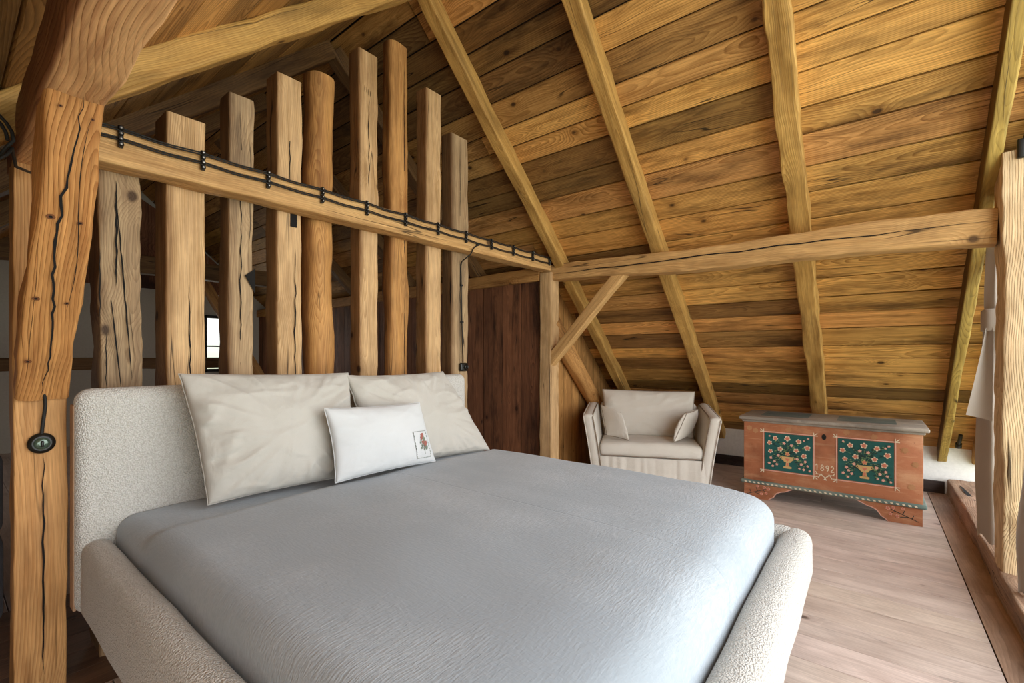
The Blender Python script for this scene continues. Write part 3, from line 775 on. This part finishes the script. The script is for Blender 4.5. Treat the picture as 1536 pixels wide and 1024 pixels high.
for (s, t, r, m) in ((.58, .86, .012, 2), (.50, .78, .010, 2), (.68, .72, .011, 3), (.72, .58, .013, 2), (.55, .62, .010, 2), (.36, .62, .007, 3), (.44, .50, .007, 3), (.74, .42, .012, 3), (.34, .42, .006, 3), (.52, .36, .006, 3), (.62, .48, .008, 2), (.42, .70, .006, 3), (.64, .80, .008, 3)):
    blob(s, t, r, m)
tube(pm, [patch_pt(.52, .15, .006), patch_pt(.55, .4, .006), patch_pt(.58, .8, .006)], .0015, 5, 3)
tube(pm, [patch_pt(.53, .3, .006), patch_pt(.36, .62, .006)], .001, 5, 3)
po = pm.build('embroidered_patch', [M['whitelinen'], M['thread_green'], M['thread_red'], M['thread_green']], wp)
po['label'] = 'white patch embroidered with small red flowers'

# ================================================================ LOVESEAT
ch = thing('loveseat', 'cream slipcovered loveseat with gathered skirt under the roof slope', 'armchair', (4.17, 1.635, 0), math.radians(-66.4))
W2 = .50
mb = MB(); rbox(mb, (-W2, .03, .03), (W2, .74, .30), .02, (8, 6, 4)); mb.build('seat_base', M['cover'], ch)
mb = MB()                                                    # gathered skirt
path = [(-W2 - .02, .70)] + [(-W2 - .02, .70 - .68 * i / 10) for i in range(1, 11)] + [(-W2 + 2 * W2 * i / 110, -.012) for i in range(111)] + [(W2 + .02, .02 + .68 * i / 10) for i in range(11)]
V = []
for l in range(7):
    t = l / 6; z = .012 + .288 * (1 - t)
    for i, (x, y) in enumerate(path):
        k = (.4 + .6 * t) * .020
        fold = nz(x * 11 + y * 9, 2.2) + .5 * nz(x * 27 + y * 20, 5.5)
        V.append(Vector((x, y - .006 - k * (fold + .3) * (1 if abs(y) < .02 else 0) - .01 * t, z)))
m = len(path)
mb.add(V, [(l * m + i, l * m + i + 1, (l + 1) * m + i + 1, (l + 1) * m + i) for l in range(6) for i in range(m - 1)])
mb.build('skirt', M['cover'], ch)
for s in (-1, 1):
    mb = MB()
    def dsp(v, s=s):
        t = (v.z - .02) / .70
        fl = .10 * max(0, t) ** 1.3
        return Vector((v.x + s * fl, v.y - .035 * t * (1 if v.y < .3 else .0), v.z + .06 * max(0, t) * v.y / .7 + .006 * nz(v.y * 4, v.z * 3, s)))
    x0, x1 = sorted((s * (W2 - .075), s * (W2 + .03)))
    rbox(mb, (x0, -.015, .02), (x1, .74, .70), (.045, .03, .04), (3, 12, 14), disp=dsp)
    arm = mb.build('arm', M['cover'], ch)
    for e in (-1, 1):
        m2 = MB(); xx = (x1 - .008 if e > 0 else x0 + .008)
        tube(m2, [dsp(Vector((xx, -.016, .03 + .64 * i / 16))) for i in range(17)] + [dsp(Vector((xx, .05 + .65 * i / 8, .69))) for i in range(9)], .006, 6)
        m2.build('piping', M['piping'] if e * s < 0 else M['cover'], arm)
mb = MB(); rbox(mb, (-W2, .62, .25), (W2, .75, .76), .05, (8, 3, 6)); mb.build('backrest', M['cover'], ch)
mb = MB()
def sc(v): return v + Vector((0, 0, .02 * (1 - (v.x / .46) ** 2) * (1 if v.z > .36 else 0) + .006 * nz(v.x * 6, v.y * 6)))
rbox(mb, (-.468, -.035, .30), (.468, .60, .425), (.035, .05, .055), (20, 12, 3), disp=sc)
sco = mb.build('seat_cushion', M['cover'], ch)
m2 = MB(); tube(m2, [sc(Vector((-.45 + .9 * i / 20, -.037, .315))) for i in range(21)], .004, 6); m2.build('piping', M['piping'], sco)
mb = MB(); rim, _, _ = cushion(mb, (-.47, .56, .90), (.47, .56, .89), (.44, .43, .43), (-.44, .43, .43), .19, 21, pinch=.03, wr=.016, nrm=(0, -1, .2), back=.5)
bc = mb.build('back_cushion', M['cover'], ch)
m2 = MB(); tube(m2, rim, .004, 6, closed=True); m2.build('piping', M['piping'], bc)
chm = Matrix.Translation((4.17, 1.635, 0)) @ Matrix.Rotation(math.radians(-66.4), 4, 'Z')
def throw(label, pts, seed, nrm):
    mb = MB(); nw = (chm.to_3x3() @ Vector(nrm))
    rim, _, _ = cushion(mb, *[chm @ Vector(p) for p in pts], .16, seed, N=28, pinch=.05, wr=.008, nrm=nw)
    o = tag(mb.build('cushion', M['cover']), label, 'cushion', 'small loveseat cushions')
    m2 = MB(); tube(m2, rim, .004, 6, closed=True); m2.build('piping', M['piping'], o)
throw('small cream cushion leaning in the left arm of the loveseat', [(-.47, .28, .76), (-.27, .16, .70), (-.19, .03, .45), (-.40, .14, .47)], 31, (.6, -.75, .3))
throw('small cream cushion leaning in the right arm of the loveseat', [(.34, .10, .72), (.47, .36, .73), (.36, .40, .46), (.22, .04, .455)], 33, (-.85, -.4, .35))

# ================================================================ PAINTED CHEST
CX, CY0, CY1, CD = 4.50, -.304, .895, .56
chest = thing('chest', 'antique painted red wooden chest dated 1892 with teal flower panels', 'chest', (0, 0, 0))
mb = MB(); rbox(mb, (CX, CY0, .155), (CX + CD, CY1, .685), .006, (2, 2, 2), k=2); mb.build('body', M['chest'], chest)
mb = MB()                                                    # lid with stepped moulding
rbox(mb, (CX - .012, CY0 - .012, .675), (CX + CD, CY1 + .012, .695), .006, (2, 2, 1), k=2)
rbox(mb, (CX - .035, CY0 - .035, .694), (CX + CD + .01, CY1 + .035, .726), .012, (2, 2, 1), k=3)
for (ya, yb) in ((.42, .78), (-.16, .22)):
    mb.add([(CX + .10, ya, .7275), (CX + .46, ya, .7275), (CX + .46, yb, .7275), (CX + .10, yb, .7275)], [(0, 1, 2, 3)], 1, smooth=False)
mb.build('lid', [M['chestlid'], M['chestteal']], chest)
mb = MB()
rbox(mb, (CX - .022, CY0 - .022, .130), (CX + CD, CY1 + .022, .162), .012, (2, 20, 1), k=3)
for i in range(34):
    y = CY0 + .03 + i * .0345
    mb.add([(CX - .0235, y, .139), (CX - .0235, y + .016, .139), (CX - .0235, y + .022, .152), (CX - .0235, y + .006, .152)], [(3, 2, 1, 0)], 1, smooth=False)
mb.build('base_moulding', [M['mould'], M['cream']], chest)
# bracket feet with ogee profile
def foot(y_out, y_in, flip):
    mb = MB(); L = y_in - y_out; prof = [(0, 0), (.50, 0), (.53, .012), (.60, .03), (.63, .05), (.66, .068), (.74, .085), (.82, .092), (.88, .105), (.95, .118), (1.0, .130), (0, .130)]
    for X0, X1 in ((CX - .004, CX + .03),):
        a = [Vector((X0, y_out + L * p, z)) for p, z in prof]; b = [Vector((X1, y_out + L * p, z)) for p, z in prof]
        k = len(prof)
        fa = tuple(range(k)); 
        mb.add(a, [fa if L < 0 else fa[::-1]], 0, smooth=False); mb.add(b, [fa[::-1] if L < 0 else fa], 0, smooth=False)
        for i in range(k):
            j = (i + 1) % k; mb.add([a[i], a[j], b[j], b[i]], [(0, 1, 2, 3)], 0, smooth=False)
    # pale line along the curved edge
    for i in range(1, 10):
        (p, z), (q, w) = prof[i], prof[i + 1]
        A_, B_ = Vector((CX - .005, y_out + L * p, z + .004)), Vector((CX - .005, y_out + L * q, w + .004)); n_ = Vector((0, -(B_ - A_).z, (B_ - A_).y)).normalized() * .0035
        mb.add([A_ - n_, B_ - n_, B_ + n_, A_ + n_], [(0, 1, 2, 3)], 3, smooth=False)
    # side return
    sx = y_out; t = .03 * (1 if L > 0 else -1)
    box(mb, (CX, min(sx, sx + t), 0), (CX + .20, max(sx, sx + t), .130), 0)
    # twig with blossoms
    def q(u, z): return Vector((CX - .006, y_out + L * u, z))
    for (u0, z0, u1, z1) in ((.05, .03, .45, .095), (.2, .055, .32, .045), (.28, .07, .25, .1), (.15, .045, .12, .075), (.38, .085, .44, .07)):
        d = (q(u1, z1) - q(u0, z0)); n_ = Vector((0, -d.z, d.y)).normalized() * .0022
        mb.add([q(u0, z0) - n_, q(u1, z1) - n_, q(u1, z1) + n_, q(u0, z0) + n_], [(0, 1, 2, 3)], 2, smooth=False)
    for (u, z, r) in ((.5, .1, .014), (.42, .108, .012), (.28, .112, .011), (.46, .06, .011), (.36, .05, .012)):
        flower(mb, q(u, z) + Vector((-.001, 0, 0)), r, 1, 3)
    return mb.build('foot', [M['chest'], M['rose'], M['dleaf'], M['pink']], chest)
EPS = [0]
def eps():
    EPS[0] = (EPS[0] + 1) % 24; return Vector((-EPS[0] * 2e-5, 0, 0))
def disc(mb, c, r, m, k=9, sx=1.0, sz=1.0, ph=0):
    e_ = eps()
    mb.add([e_ + Vector(c) + Vector((0, r * sx * math.cos(ph + 2 * math.pi * i / k), r * sz * math.sin(ph + 2 * math.pi * i / k))) for i in range(k)], [tuple(range(k))[::-1]], m, smooth=False)
def flower(mb, c, r, core, petal, k=5):
    for i in range(k):
        a = 2 * math.pi * i / k + c.y * 40
        disc(mb, Vector(c) + Vector((0, math.cos(a) * r * .68, math.sin(a) * r * .68)), r * .40, petal, 7)
    disc(mb, Vector(c) + Vector((-.0008, 0, 0)), r * .68, core, 8)
foot(CY1 - .004, CY1 - .385, 1); foot(CY0 + .004, CY0 + .40, -1)
# painted panels
FL = [(.24, .86, 1), (.48, .88, 1.15), (.71, .83, 1), (.10, .72, 1), (.34, .60, 1.05), (.66, .57, 1), (.88, .68, 1.15), (.13, .51, .9), (.84, .47, 1.1),
      (.41, .75, .62), (.56, .72, .62), (.30, .40, .6), (.15, .33, .6), (.21, .24, .55), (.10, .17, .55), (.27, .17, .55), (.19, .10, .5), (.70, .37, .6), (.86, .31, .55), (.76, .24, .6), (.90, .20, .5), (.83, .12, .55), (.93, .10, .45), (.72, .13, .45), (.10, .93, .4), (.90, .92, .45), (.84, .86, .4)]
def panel(y0, y1, z0, z1):                                   # y0 = photo-left (larger Y)
    mb = MB(); X = CX
    P = lambda u, v, k: Vector((X - .002 - .0007 * k, y0 + (y1 - y0) * u, z0 + (z1 - z0) * v))
    quad = lambda p, m: mb.add(p, [(0, 1, 2, 3)], m, smooth=False)
    quad([P(0, 0, 0), P(1, 0, 0), P(1, 1, 0), P(0, 1, 0)], 0)
    def line(a, b, w, m, k):
        e_ = eps(); a, b = P(*a, k) + e_, P(*b, k) + e_; d = b - a; n_ = Vector((0, -d.z, d.y)).normalized() * w / 2
        quad([a - n_, b - n_, b + n_, a + n_], m)
    for (a, b) in (((-.02, -.025), (1.02, -.025)), ((1.025, -.02), (1.025, 1.02)), ((1.02, 1.025), (-.02, 1.025)), ((-.025, 1.02), (-.025, -.02))):
        line(a, b, .0075, 1, 1)
    for (u, v) in ((-.02, -.02), (1.02, -.02), (1.02, 1.02), (-.02, 1.02)):
        su = -1 if u < 0 else 1; sv = -1 if v < 0 else 1
        for (a, b) in ((.09, .09), (.10, .0), (.0, .10)):
            line((u, v), (u + su * a * .8, v + sv * b * .8), .006, 3, 2)
    rr = random.Random(int(y0 * 1000))
    for (u, v, s) in FL:                                     # stems from the vase mouth
        if v > .4: c0, c1 = (.49, .42), (.49 + (u - .49) * .35, .42 + (v - .42) * .7)
        else: c0, c1 = (.49 + (.09 if u > .5 else -.09), .40), (u, v + .12)
        prev = c0
        for i in range(1, 7):
            t = i / 6; x = (1 - t) ** 2 * c0[0] + 2 * t * (1 - t) * c1[0] + t * t * u; y = (1 - t) ** 2 * c0[1] + 2 * t * (1 - t) * c1[1] + t * t * v
            line(prev, (x, y), .0022, 4 if rr.random() < .5 else 5, 2)
            for _ in range(2):
                lx, ly = x + rr.uniform(-.035, .035), y + rr.uniform(-.035, .035)
                if .02 < lx < .98 and .03 < ly < .97: disc(mb, P(lx, ly, 3), .0058 * rr.uniform(.7, 1.2), rr.choice((4, 5, 5, 5)), 6, 1.5, .6, rr.uniform(0, 3))
            prev = (x, y)
    for (u, v, s) in FL: flower(mb, P(u + rr.uniform(-.015, .015), v + rr.uniform(-.015, .015), 4), .0195 * s, 6 if s > .8 else 1, 3 if s > .8 else 7)
    # footed vase
    def shape(pts, m, k): mb.add([P(.49 + a, b, k) for a, b in pts], [tuple(range(len(pts)))], m, smooth=False)
    shape([(-.13, .40), (-.11, .33), (-.06, .25), (.06, .25), (.11, .33), (.13, .40)], 2, 6)
    shape([(-.03, .25), (-.04, .14), (.04, .14), (.03, .25)], 2, 6)
    shape([(-.09, .13), (-.08, .09), (.08, .09), (.09, .13), (.04, .15), (-.04, .15)], 2, 6)
    shape([(-.055, .355), (0, .27), (.055, .355)], 6, 7); shape([(-.02, .24), (-.02, .16), (.02, .16), (.02, .24)], 6, 7)
    for s in (-1, 1): line((.49 + s * .12, .40), (.49 + s * .16, .37), .004, 2, 6); line((.49 + s * .16, .37), (.49 + s * .10, .31), .004, 2, 6)
    flower(mb, P(.49, .475, 8), .018, 6, 2)
    return mb.build('painted_panel', [M['teal'], M['pink'], M['vase'], M['cream'], M['leaf'], M['dleaf'], M['rose'], M['pink']], chest)
panel(.729, .377, .272, .592); panel(.207, -.139, .270, .598)
# the date and the small garland below it
mb = MB()
GL = {'1': [[(.1, .8), (.45, 1), (.45, 0)]], '8': [[(.5, .52), (.15, .75), (.5, 1), (.85, .75), (.5, .52), (.08, .25), (.5, 0), (.92, .25), (.5, .52)]],
      '9': [[(.85, .7), (.5, .45), (.15, .72), (.5, 1), (.85, .75), (.8, .3), (.45, 0)]], '2': [[(.12, .75), (.45, 1), (.85, .75), (.55, .4), (.1, 0), (.95, .03)]]}
def stroke(pts, w):
    pts = smooth_path([(0, *p) for p in pts], 5) if len(pts) > 2 else [Vector((0, *p)) for p in pts]
    for a, b in zip(pts[:-1], pts[1:]):
        d = b - a
        if d.length < 1e-6: continue
        n_ = Vector((0, -d.z, d.y)).normalized() * w / 2; e = d.normalized() * w * .25; ox = Vector((CX - .003, 0, 0)) + eps()
        mb.add([ox + a - n_ - e, ox + b - n_ + e, ox + b + n_ + e, ox + a + n_ - e], [(0, 1, 2, 3)], 0, smooth=False)
for k, ch_ in enumerate('1892'):
    yb = .358 - k * .034; zb = .322 - k * .002
    for g in GL[ch_]: stroke([(yb - .024 * u, zb + .047 * v) for u, v in g], .0055)
date = mb.build('date_numerals', M['cream'], chest); date['label'] = 'painted date 1892'
mb = MB()
for s in (-1, 1):
    stroke([(.292, .262), (.292 + s * .025, .285), (.292 + s * .062, .29)], .006)
    for t in (.25, .55, .85): stroke([(.292 + s * .062 * t, .268 + .024 * t), (.292 + s * (.062 * t + .012), .268 + .024 * t + .02 * (-1 if t == .55 else 1))], .006)
stroke([(.292, .262), (.284, .245)], .006); stroke([(.292, .262), (.300, .246)], .006)
mb.build('painted_garland', M['cream'], chest)
mb = MB(); disc(mb, Vector((CX - .002, .300, .595)), .02, 0, 12, .8, 1.2); disc(mb, Vector((CX - .003, .300, .590)), .007, 1, 8, .7, 1.4)
mb.build('keyhole', [M['darkmetal'], M['blackgap']], chest)
mb = MB()
for (y, z) in ((.85, .62), (.80, .60), (.55, .63), (-.02, .63), (-.20, .55), (-.24, .28), (-.26, .45), (.15, .65)):
    flower(mb, Vector((CX - .0016, y, z)), .022, 0, 0, 6)
mb.build('faded_blossoms', painted('faded_blossom_paint', 'b07d55', 'b98a62', '9a6647', .7), chest)

# ================================================================ CURTAINS
def curtain(label, xc, ztop, prof, yend, seed, ztie=None):
    """prof: list of (z, y of the room-side edge, depth in x)"""
    def at(z):
        for (a, b) in zip(prof[:-1], prof[1:]):
            if a[0] >= z >= b[0]:
                t = (a[0] - z) / (a[0] - b[0]); t = t * t * (3 - 2 * t); return a[1] + (b[1] - a[1]) * t, a[2] + (b[2] - a[2]) * t
        return prof[-1][1:]
    mb = MB(); nu, nv = 90, 60; V = []
    for j in range(nv + 1):
        z = prof[0][0] + (prof[-1][0] - prof[0][0]) * j / nv
        ye, dx = at(z)
        for i in range(nu + 1):
            u = i / nu
            x = xc + .55 * dx * math.cos(u * math.pi * 2.6 + .5 * nz(u * 3, z * .6, seed) + .6 * z)
            y = ye + (yend - ye) * u + .006 * nz(u * 7, z * 2, seed)
            hem = -.05 * u * 0
            V.append(Vector((x, y, z + (.02 * math.sin(u * 16) if j == nv else 0))))
    mb.add(V, [(j * (nu + 1) + i, j * (nu + 1) + i + 1, (j + 1) * (nu + 1) + i + 1, (j + 1) * (nu + 1) + i) for j in range(nv) for i in range(nu)])
    o = tag(mb.build('curtain', M['curtain']), label, 'curtain')
    return o
cur = curtain('taupe linen curtain tied back beside the thick window post', 3.93, 1.95, [(1.98, -.550, .05), (1.56, -.540, .045), (1.48, -.545, .04), (1.40, -.535, .045), (1.1, -.52, .07), (.92, -.512, .08), (.5, -.505, .08), (.15, -.512, .07)], -.70, 2)
# shorter front flap
mb = MB(); V = []; nu, nv = 14, 24
for j in range(nv + 1):
    z = 1.42 - .52 * j / nv; t = j / nv
    for i in range(nu + 1):
        u = i / nu
        V.append(Vector((3.85 + .03 * math.sin(u * 3.1) + .02 * t, -.535 + (.082 * t ** 1.1) * (1 - u) + u * (-.03), z - .03 * u * t)))
mb.add(V, [(j * (nu + 1) + i, j * (nu + 1) + i + 1, (j + 1) * (nu + 1) + i + 1, (j + 1) * (nu + 1) + i) for j in range(nv) for i in range(nu)])
mb.build('overlap', M['curtain'], cur)
mb = MB(); rbox(mb, (3.855, -.70, 1.40), (3.995, -.528, 1.535), (.03, .03, .008), (4, 4, 3)); mb.build('tieback', M['curtain'], cur)
curtain('lower edge of a pale curtain at the bottom right corner, near side of the post', 3.18, .9, [(1.4, -.60, .04), (.75, -.575, .06), (.35, -.545, .07), (.11, -.552, .06)], -.69, 6)

# ================================================================ CABLES AND SWITCHES
YC = YB - .006
def bz(x, f):                                                # height on the beam face, f 0 bottom .. 1 top
    t = (x - bA.x) / (bB.x - bA.x); c = bA.z + (bB.z - bA.z) * t; h = .138 * (1.05 - .12 * t)
    return c - h / 2 + h * f
clips = [(180, 198), (303, 235), (401, 262), (482, 288), (549, 307), (607, 325), (656, 341), (698, 352), (736, 365), (769, 375), (798, 383), (823, 391)]
cxs = [onY(p[0], 300, YB).x for p in clips]
def cable(name, label, f0, f1, xs, ph):
    mb = MB()
    for dz in (0.0, .0085):
        pts = []
        n = 130
        for i in range(n + 1):
            x = xs[0] + (xs[1] - xs[0]) * i / n
            near = min(abs(x - c) for c in cxs)
            sag = -.006 * min(1, near / .12) * (1 + .5 * nz(x * 4, f0 * 9))
            pts.append((x, YC - .006, bz(x, f0 + (f1 - f0) * i / n) + dz + sag))
        tube(mb, pts, .0035, 6)
    return tag(mb.build(name, M['cable']), label, 'cable')
cable('electric_cable', 'upper black cable pair running along the top of the horizontal beam', .93, .86, (.32, 3.62), 0)
cable('electric_cable', 'lower black cable pair running along the middle of the horizontal beam', .66, .45, (.32, 3.62), 1)
ords = ['first', 'second', 'third', 'fourth', 'fifth', 'sixth', 'seventh', 'eighth', 'ninth', 'tenth', 'eleventh', 'twelfth']
proto = None
for i, x in enumerate(cxs):
    t = (x - cxs[0]) / (cxs[-1] - cxs[0])
    if proto is None:
        mb = MB(); rbox(mb, (-.009, -.014, -.038), (.009, 0, .052), .004, (1, 1, 4), k=2)
        for k in range(4): lathe(mb, (0, -.012, -.026 + k * .022), (0, -1, 0), [(0, .010), (.006, .010), (.010, .006)], 10)
        proto = mb.build('cable_clip', M['black']); o = proto
        m2 = MB()
        for k in range(4): lathe(m2, (0, -.0221, -.026 + k * .022), (0, -1, 0), [(0, .0035), (.001, .002)], 8)
        scr = m2.build('screw', plain('steel_screw', 'b8b4aa', .3, .8), o)
    else:
        o = proto.copy(); COL.objects.link(o); c = scr.copy(); COL.objects.link(c); c.parent = o
    o.location = (x, YB - .002, bz(x, .70 - .08 * t))
    tag(o, '%s black cable clip from the left along the horizontal beam' % ords[i], 'cable clip', 'cable clips on the horizontal beam')
# branch to the switch on the last slat
sw = onY(693, 550, YS)
p = [onY(717, 367, YB - .01), onY(710, 373, YB - .012), onY(706, 381, YB - .012), onY(698, 388, YB + .02), onY(692, 396, YS - .012), onY(692, 428, YS - .01), onY(693, 483, YS - .01), Vector((sw.x, YS - .012, sw.z + .035))]
mb = MB(); tube(mb, smooth_path(p, 8), .0045, 6)
for q in (p[5], p[6]): rbox(mb, (q.x - .012, YS - .018, q.z - .007), (q.x + .012, YS - .004, q.z + .007), .003, (1, 1, 1), k=2)
lathe(mb, p[0] + Vector((0, .01, 0)), (0, -1, 0), [(0, .011), (.012, .011), (.016, .006)], 10)
tag(mb.build('switch_cable', M['cable']), 'black cable dropping from the beam down the last slat to the switch', 'cable')
s2 = thing('wall_switch', 'small black switch on the last slat above the right pillow', 'switch', (sw.x, YS, sw.z))
mb = MB(); rbox(mb, (-.042, -.03, -.033), (.042, -.005, .033), .012, (2, 1, 2), k=3); mb.build('housing', M['black'], s2)
mb = MB(); lathe(mb, (.012, -.030, 0), (0, -1, 0), [(0, .022), (.008, .022), (.012, .015)], 20); rbox(mb, (.008, -.056, -.014), (.016, -.04, .014), .003, (1, 1, 1), k=2); mb.build('knob', M['black'], s2)
# rotary switch on the left post
rs = onY(62, 664, 2.40)
s1 = thing('rotary_switch', 'round black rotary switch with glass centre on the left post', 'switch', (rs.x, 2.402, rs.z))
mb = MB(); lathe(mb, (0, 0, 0), (0, -1, 0), [(0, .036), (.008, .038), (.014, .036), (.018, .026)], 36); mb.build('base_ring', M['black'], s1)
mb = MB(); lathe(mb, (0, -.018, 0), (0, -1, 0), [(0, .022), (.004, .021), (.007, .014), (.008, .008)], 30); mb.build('glass_cover', M['brassglass'], s1)
mb = MB(); rbox(mb, (-.004, -.038, -.011), (.004, -.022, .011), .003, (1, 1, 2), k=2); mb.build('knob', M['black'], s1)
mb = MB(); tube(mb, smooth_path([onY(66, 590, 2.375), onY(68, 606, 2.385), onY(65, 630, 2.392), Vector((rs.x + .0, 2.392, rs.z + .034))], 8), .0055, 8)
tag(mb.build('switch_cable', M['cable']), 'short black cable coming out of the cracked brace down to the rotary switch', 'cable')
# loop of spare cable at the left edge
mb = MB()
c0 = onY(17, 212, 2.17); pts = []
for k in range(2):
    for i in range(24):
        t = 2 * math.pi * i / 24; pts.append(c0 + Vector((-.108 + (.10 + .012 * k) * math.cos(t), -.015 * k + .01 * math.sin(t), (.095 + .008 * k) * math.sin(t))))
pts += [onY(24, 250, 2.25), onY(46, 259, 2.37)]
tube(mb, pts, .005, 6)
tag(mb.build('cable_loop', M['cable']), 'loop of black cable hanging beside the left purlin', 'cable')
# black clip and cable at the top of the window post
q = onX(1531, 236, 3.435)
mb = MB(); rbox(mb, (q.x - .02, q.y - .02, 2.262), (q.x + .006, q.y + .014, 2.36), .006, (1, 1, 2), k=2)
tube(mb, [(q.x - .005, q.y - .004, 2.30), (q.x + .02, q.y - .03, 2.45), (q.x + .06, q.y - .05, 2.62)], .007, 6)
tag(mb.build('cable_clip', M['black']), 'black clip with rising cable on top of the pale window post', 'cable clip')
q = onY(1438, 640, -.60)
mb = MB(); zz = roofz(q.x)
tube(mb, [(q.x - .02, -.61, zz + .11), (q.x + .01, -.61, zz + .08), (q.x + .10, -.61, zz + .005)], .014, 8)
lathe(mb, (q.x + .10, -.61, zz + .005), (.6, 0, -.8), [(-.02, .022), (.02, .024), (.03, .016)], 12)
tag(mb.build('socket', M['black']), 'small black socket fixed to the low roof boards behind the curtain', 'socket')

# ================================================================ DARK SOFA BEYOND THE LEFT POST
so = thing('sofa', 'dark grey upholstered sofa just visible beyond the left post', 'sofa', (-.55, 3.05, 0))
mb = MB(); rbox(mb, (-.75, .0, .45), (.745, .22, .83), .06, (6, 3, 4)); mb.build('backrest', M['charcoal'], so)
mb = MB(); rbox(mb, (-.75, .0, .06), (.745, .85, .44), .04, (6, 3, 4)); mb.build('base', M['charcoal'], so)
for s in (-1, 1):
    mb = MB(); a, b = sorted((s * .745, s * .57)); rbox(mb, (a, .02, .44), (b, .85, .62), .05, (2, 4, 3)); mb.build('arm', M['charcoal'], so)
mb = MB(); rbox(mb, (-.56, .22, .44), (.56, .85, .55), .05, (6, 4, 2)); mb.build('seat_cushion', M['charcoal'], so)
for (x, y) in ((-.68, .08), (.68, .08), (-.68, .78), (.68, .78)):
    mb = MB(); lathe(mb, (x, y, .004), (0, 0, 1), [(0, .02), (.07, .025)], 10); mb.build('leg', M['darkmetal'], so)

# ================================================================ LIGHT
def area(name, loc, rot, sx, sy, power, col):
    l = bpy.data.lights.new(name, 'AREA'); l.shape = 'RECTANGLE'; l.size = sx; l.size_y = sy; l.energy = power; l.color = col
    o = bpy.data.objects.new(name, l); COL.objects.link(o); o.location = loc; o.rotation_euler = rot; return o
area('window_daylight', (2.0, -2.6, 1.9), (math.radians(90), 0, 0), 8.5, 4.0, 525, (.94, .975, 1.0))
area('far_window_daylight', (2.8, 9.4, 1.5), (math.radians(-90), 0, 0), 1.2, 1.2, 30, (1, .96, .9))
area('passage_fill', (-1.2, 6.5, 1.1), (0, math.radians(-70), 0), 1.6, .8, 22, (1, .95, .88))  # added fill lamp without a window, brightens the roof behind the screen
w = bpy.data.worlds.new('daylight'); bpy.context.scene.world = w; w.use_nodes = True
nt = w.node_tree; nt.nodes.clear()
out = nt.nodes.new('ShaderNodeOutputWorld'); bg = nt.nodes.new('ShaderNodeBackground'); tc = nt.nodes.new('ShaderNodeTexCoord')
sp = nt.nodes.new('ShaderNodeSeparateXYZ'); rp = nt.nodes.new('ShaderNodeValToRGB')
nt.links.new(tc.outputs['Generated'], sp.inputs[0]); mr = nt.nodes.new('ShaderNodeMapRange'); mr.inputs[1].default_value = -1; mr.inputs[2].default_value = 1
nt.links.new(sp.outputs['Z'], mr.inputs[0]); nt.links.new(mr.outputs[0], rp.inputs[0]); nt.links.new(rp.outputs[0], bg.inputs[0]); nt.links.new(bg.outputs[0], out.inputs[0])
e = rp.color_ramp.elements; e[0].position = 0; e[0].color = (.34, .40, .14, 1); e[1].position = 1; e[1].color = (.75, .87, 1, 1)
a = e.new(.47); a.color = (.46, .54, .20, 1); a = e.new(.53); a.color = (.95, .98, 1, 1)
bg.inputs[1].default_value = 1.6

# ================================================================ CAMERA
cam = bpy.data.cameras.new('camera'); cam.sensor_width = 36; cam.lens = 36 * F_ / 1536; cam.shift_y = (HOR - 512) / 1536; cam.clip_start = .02
co = bpy.data.objects.new('camera', cam); COL.objects.link(co); co.location = (0, 0, EYE)
co.rotation_euler = (math.radians(90), 0, math.radians(38.23 - 90))
sc_ = bpy.context.scene; sc_.camera = co
sc_.view_settings.view_transform = 'Standard'; sc_.view_settings.look = 'None'; sc_.view_settings.exposure = -.10; sc_.view_settings.gamma = 1.03
sc_.cycles.use_denoising = True; sc_.cycles.max_bounces = 10; sc_.cycles.diffuse_bounces = 6
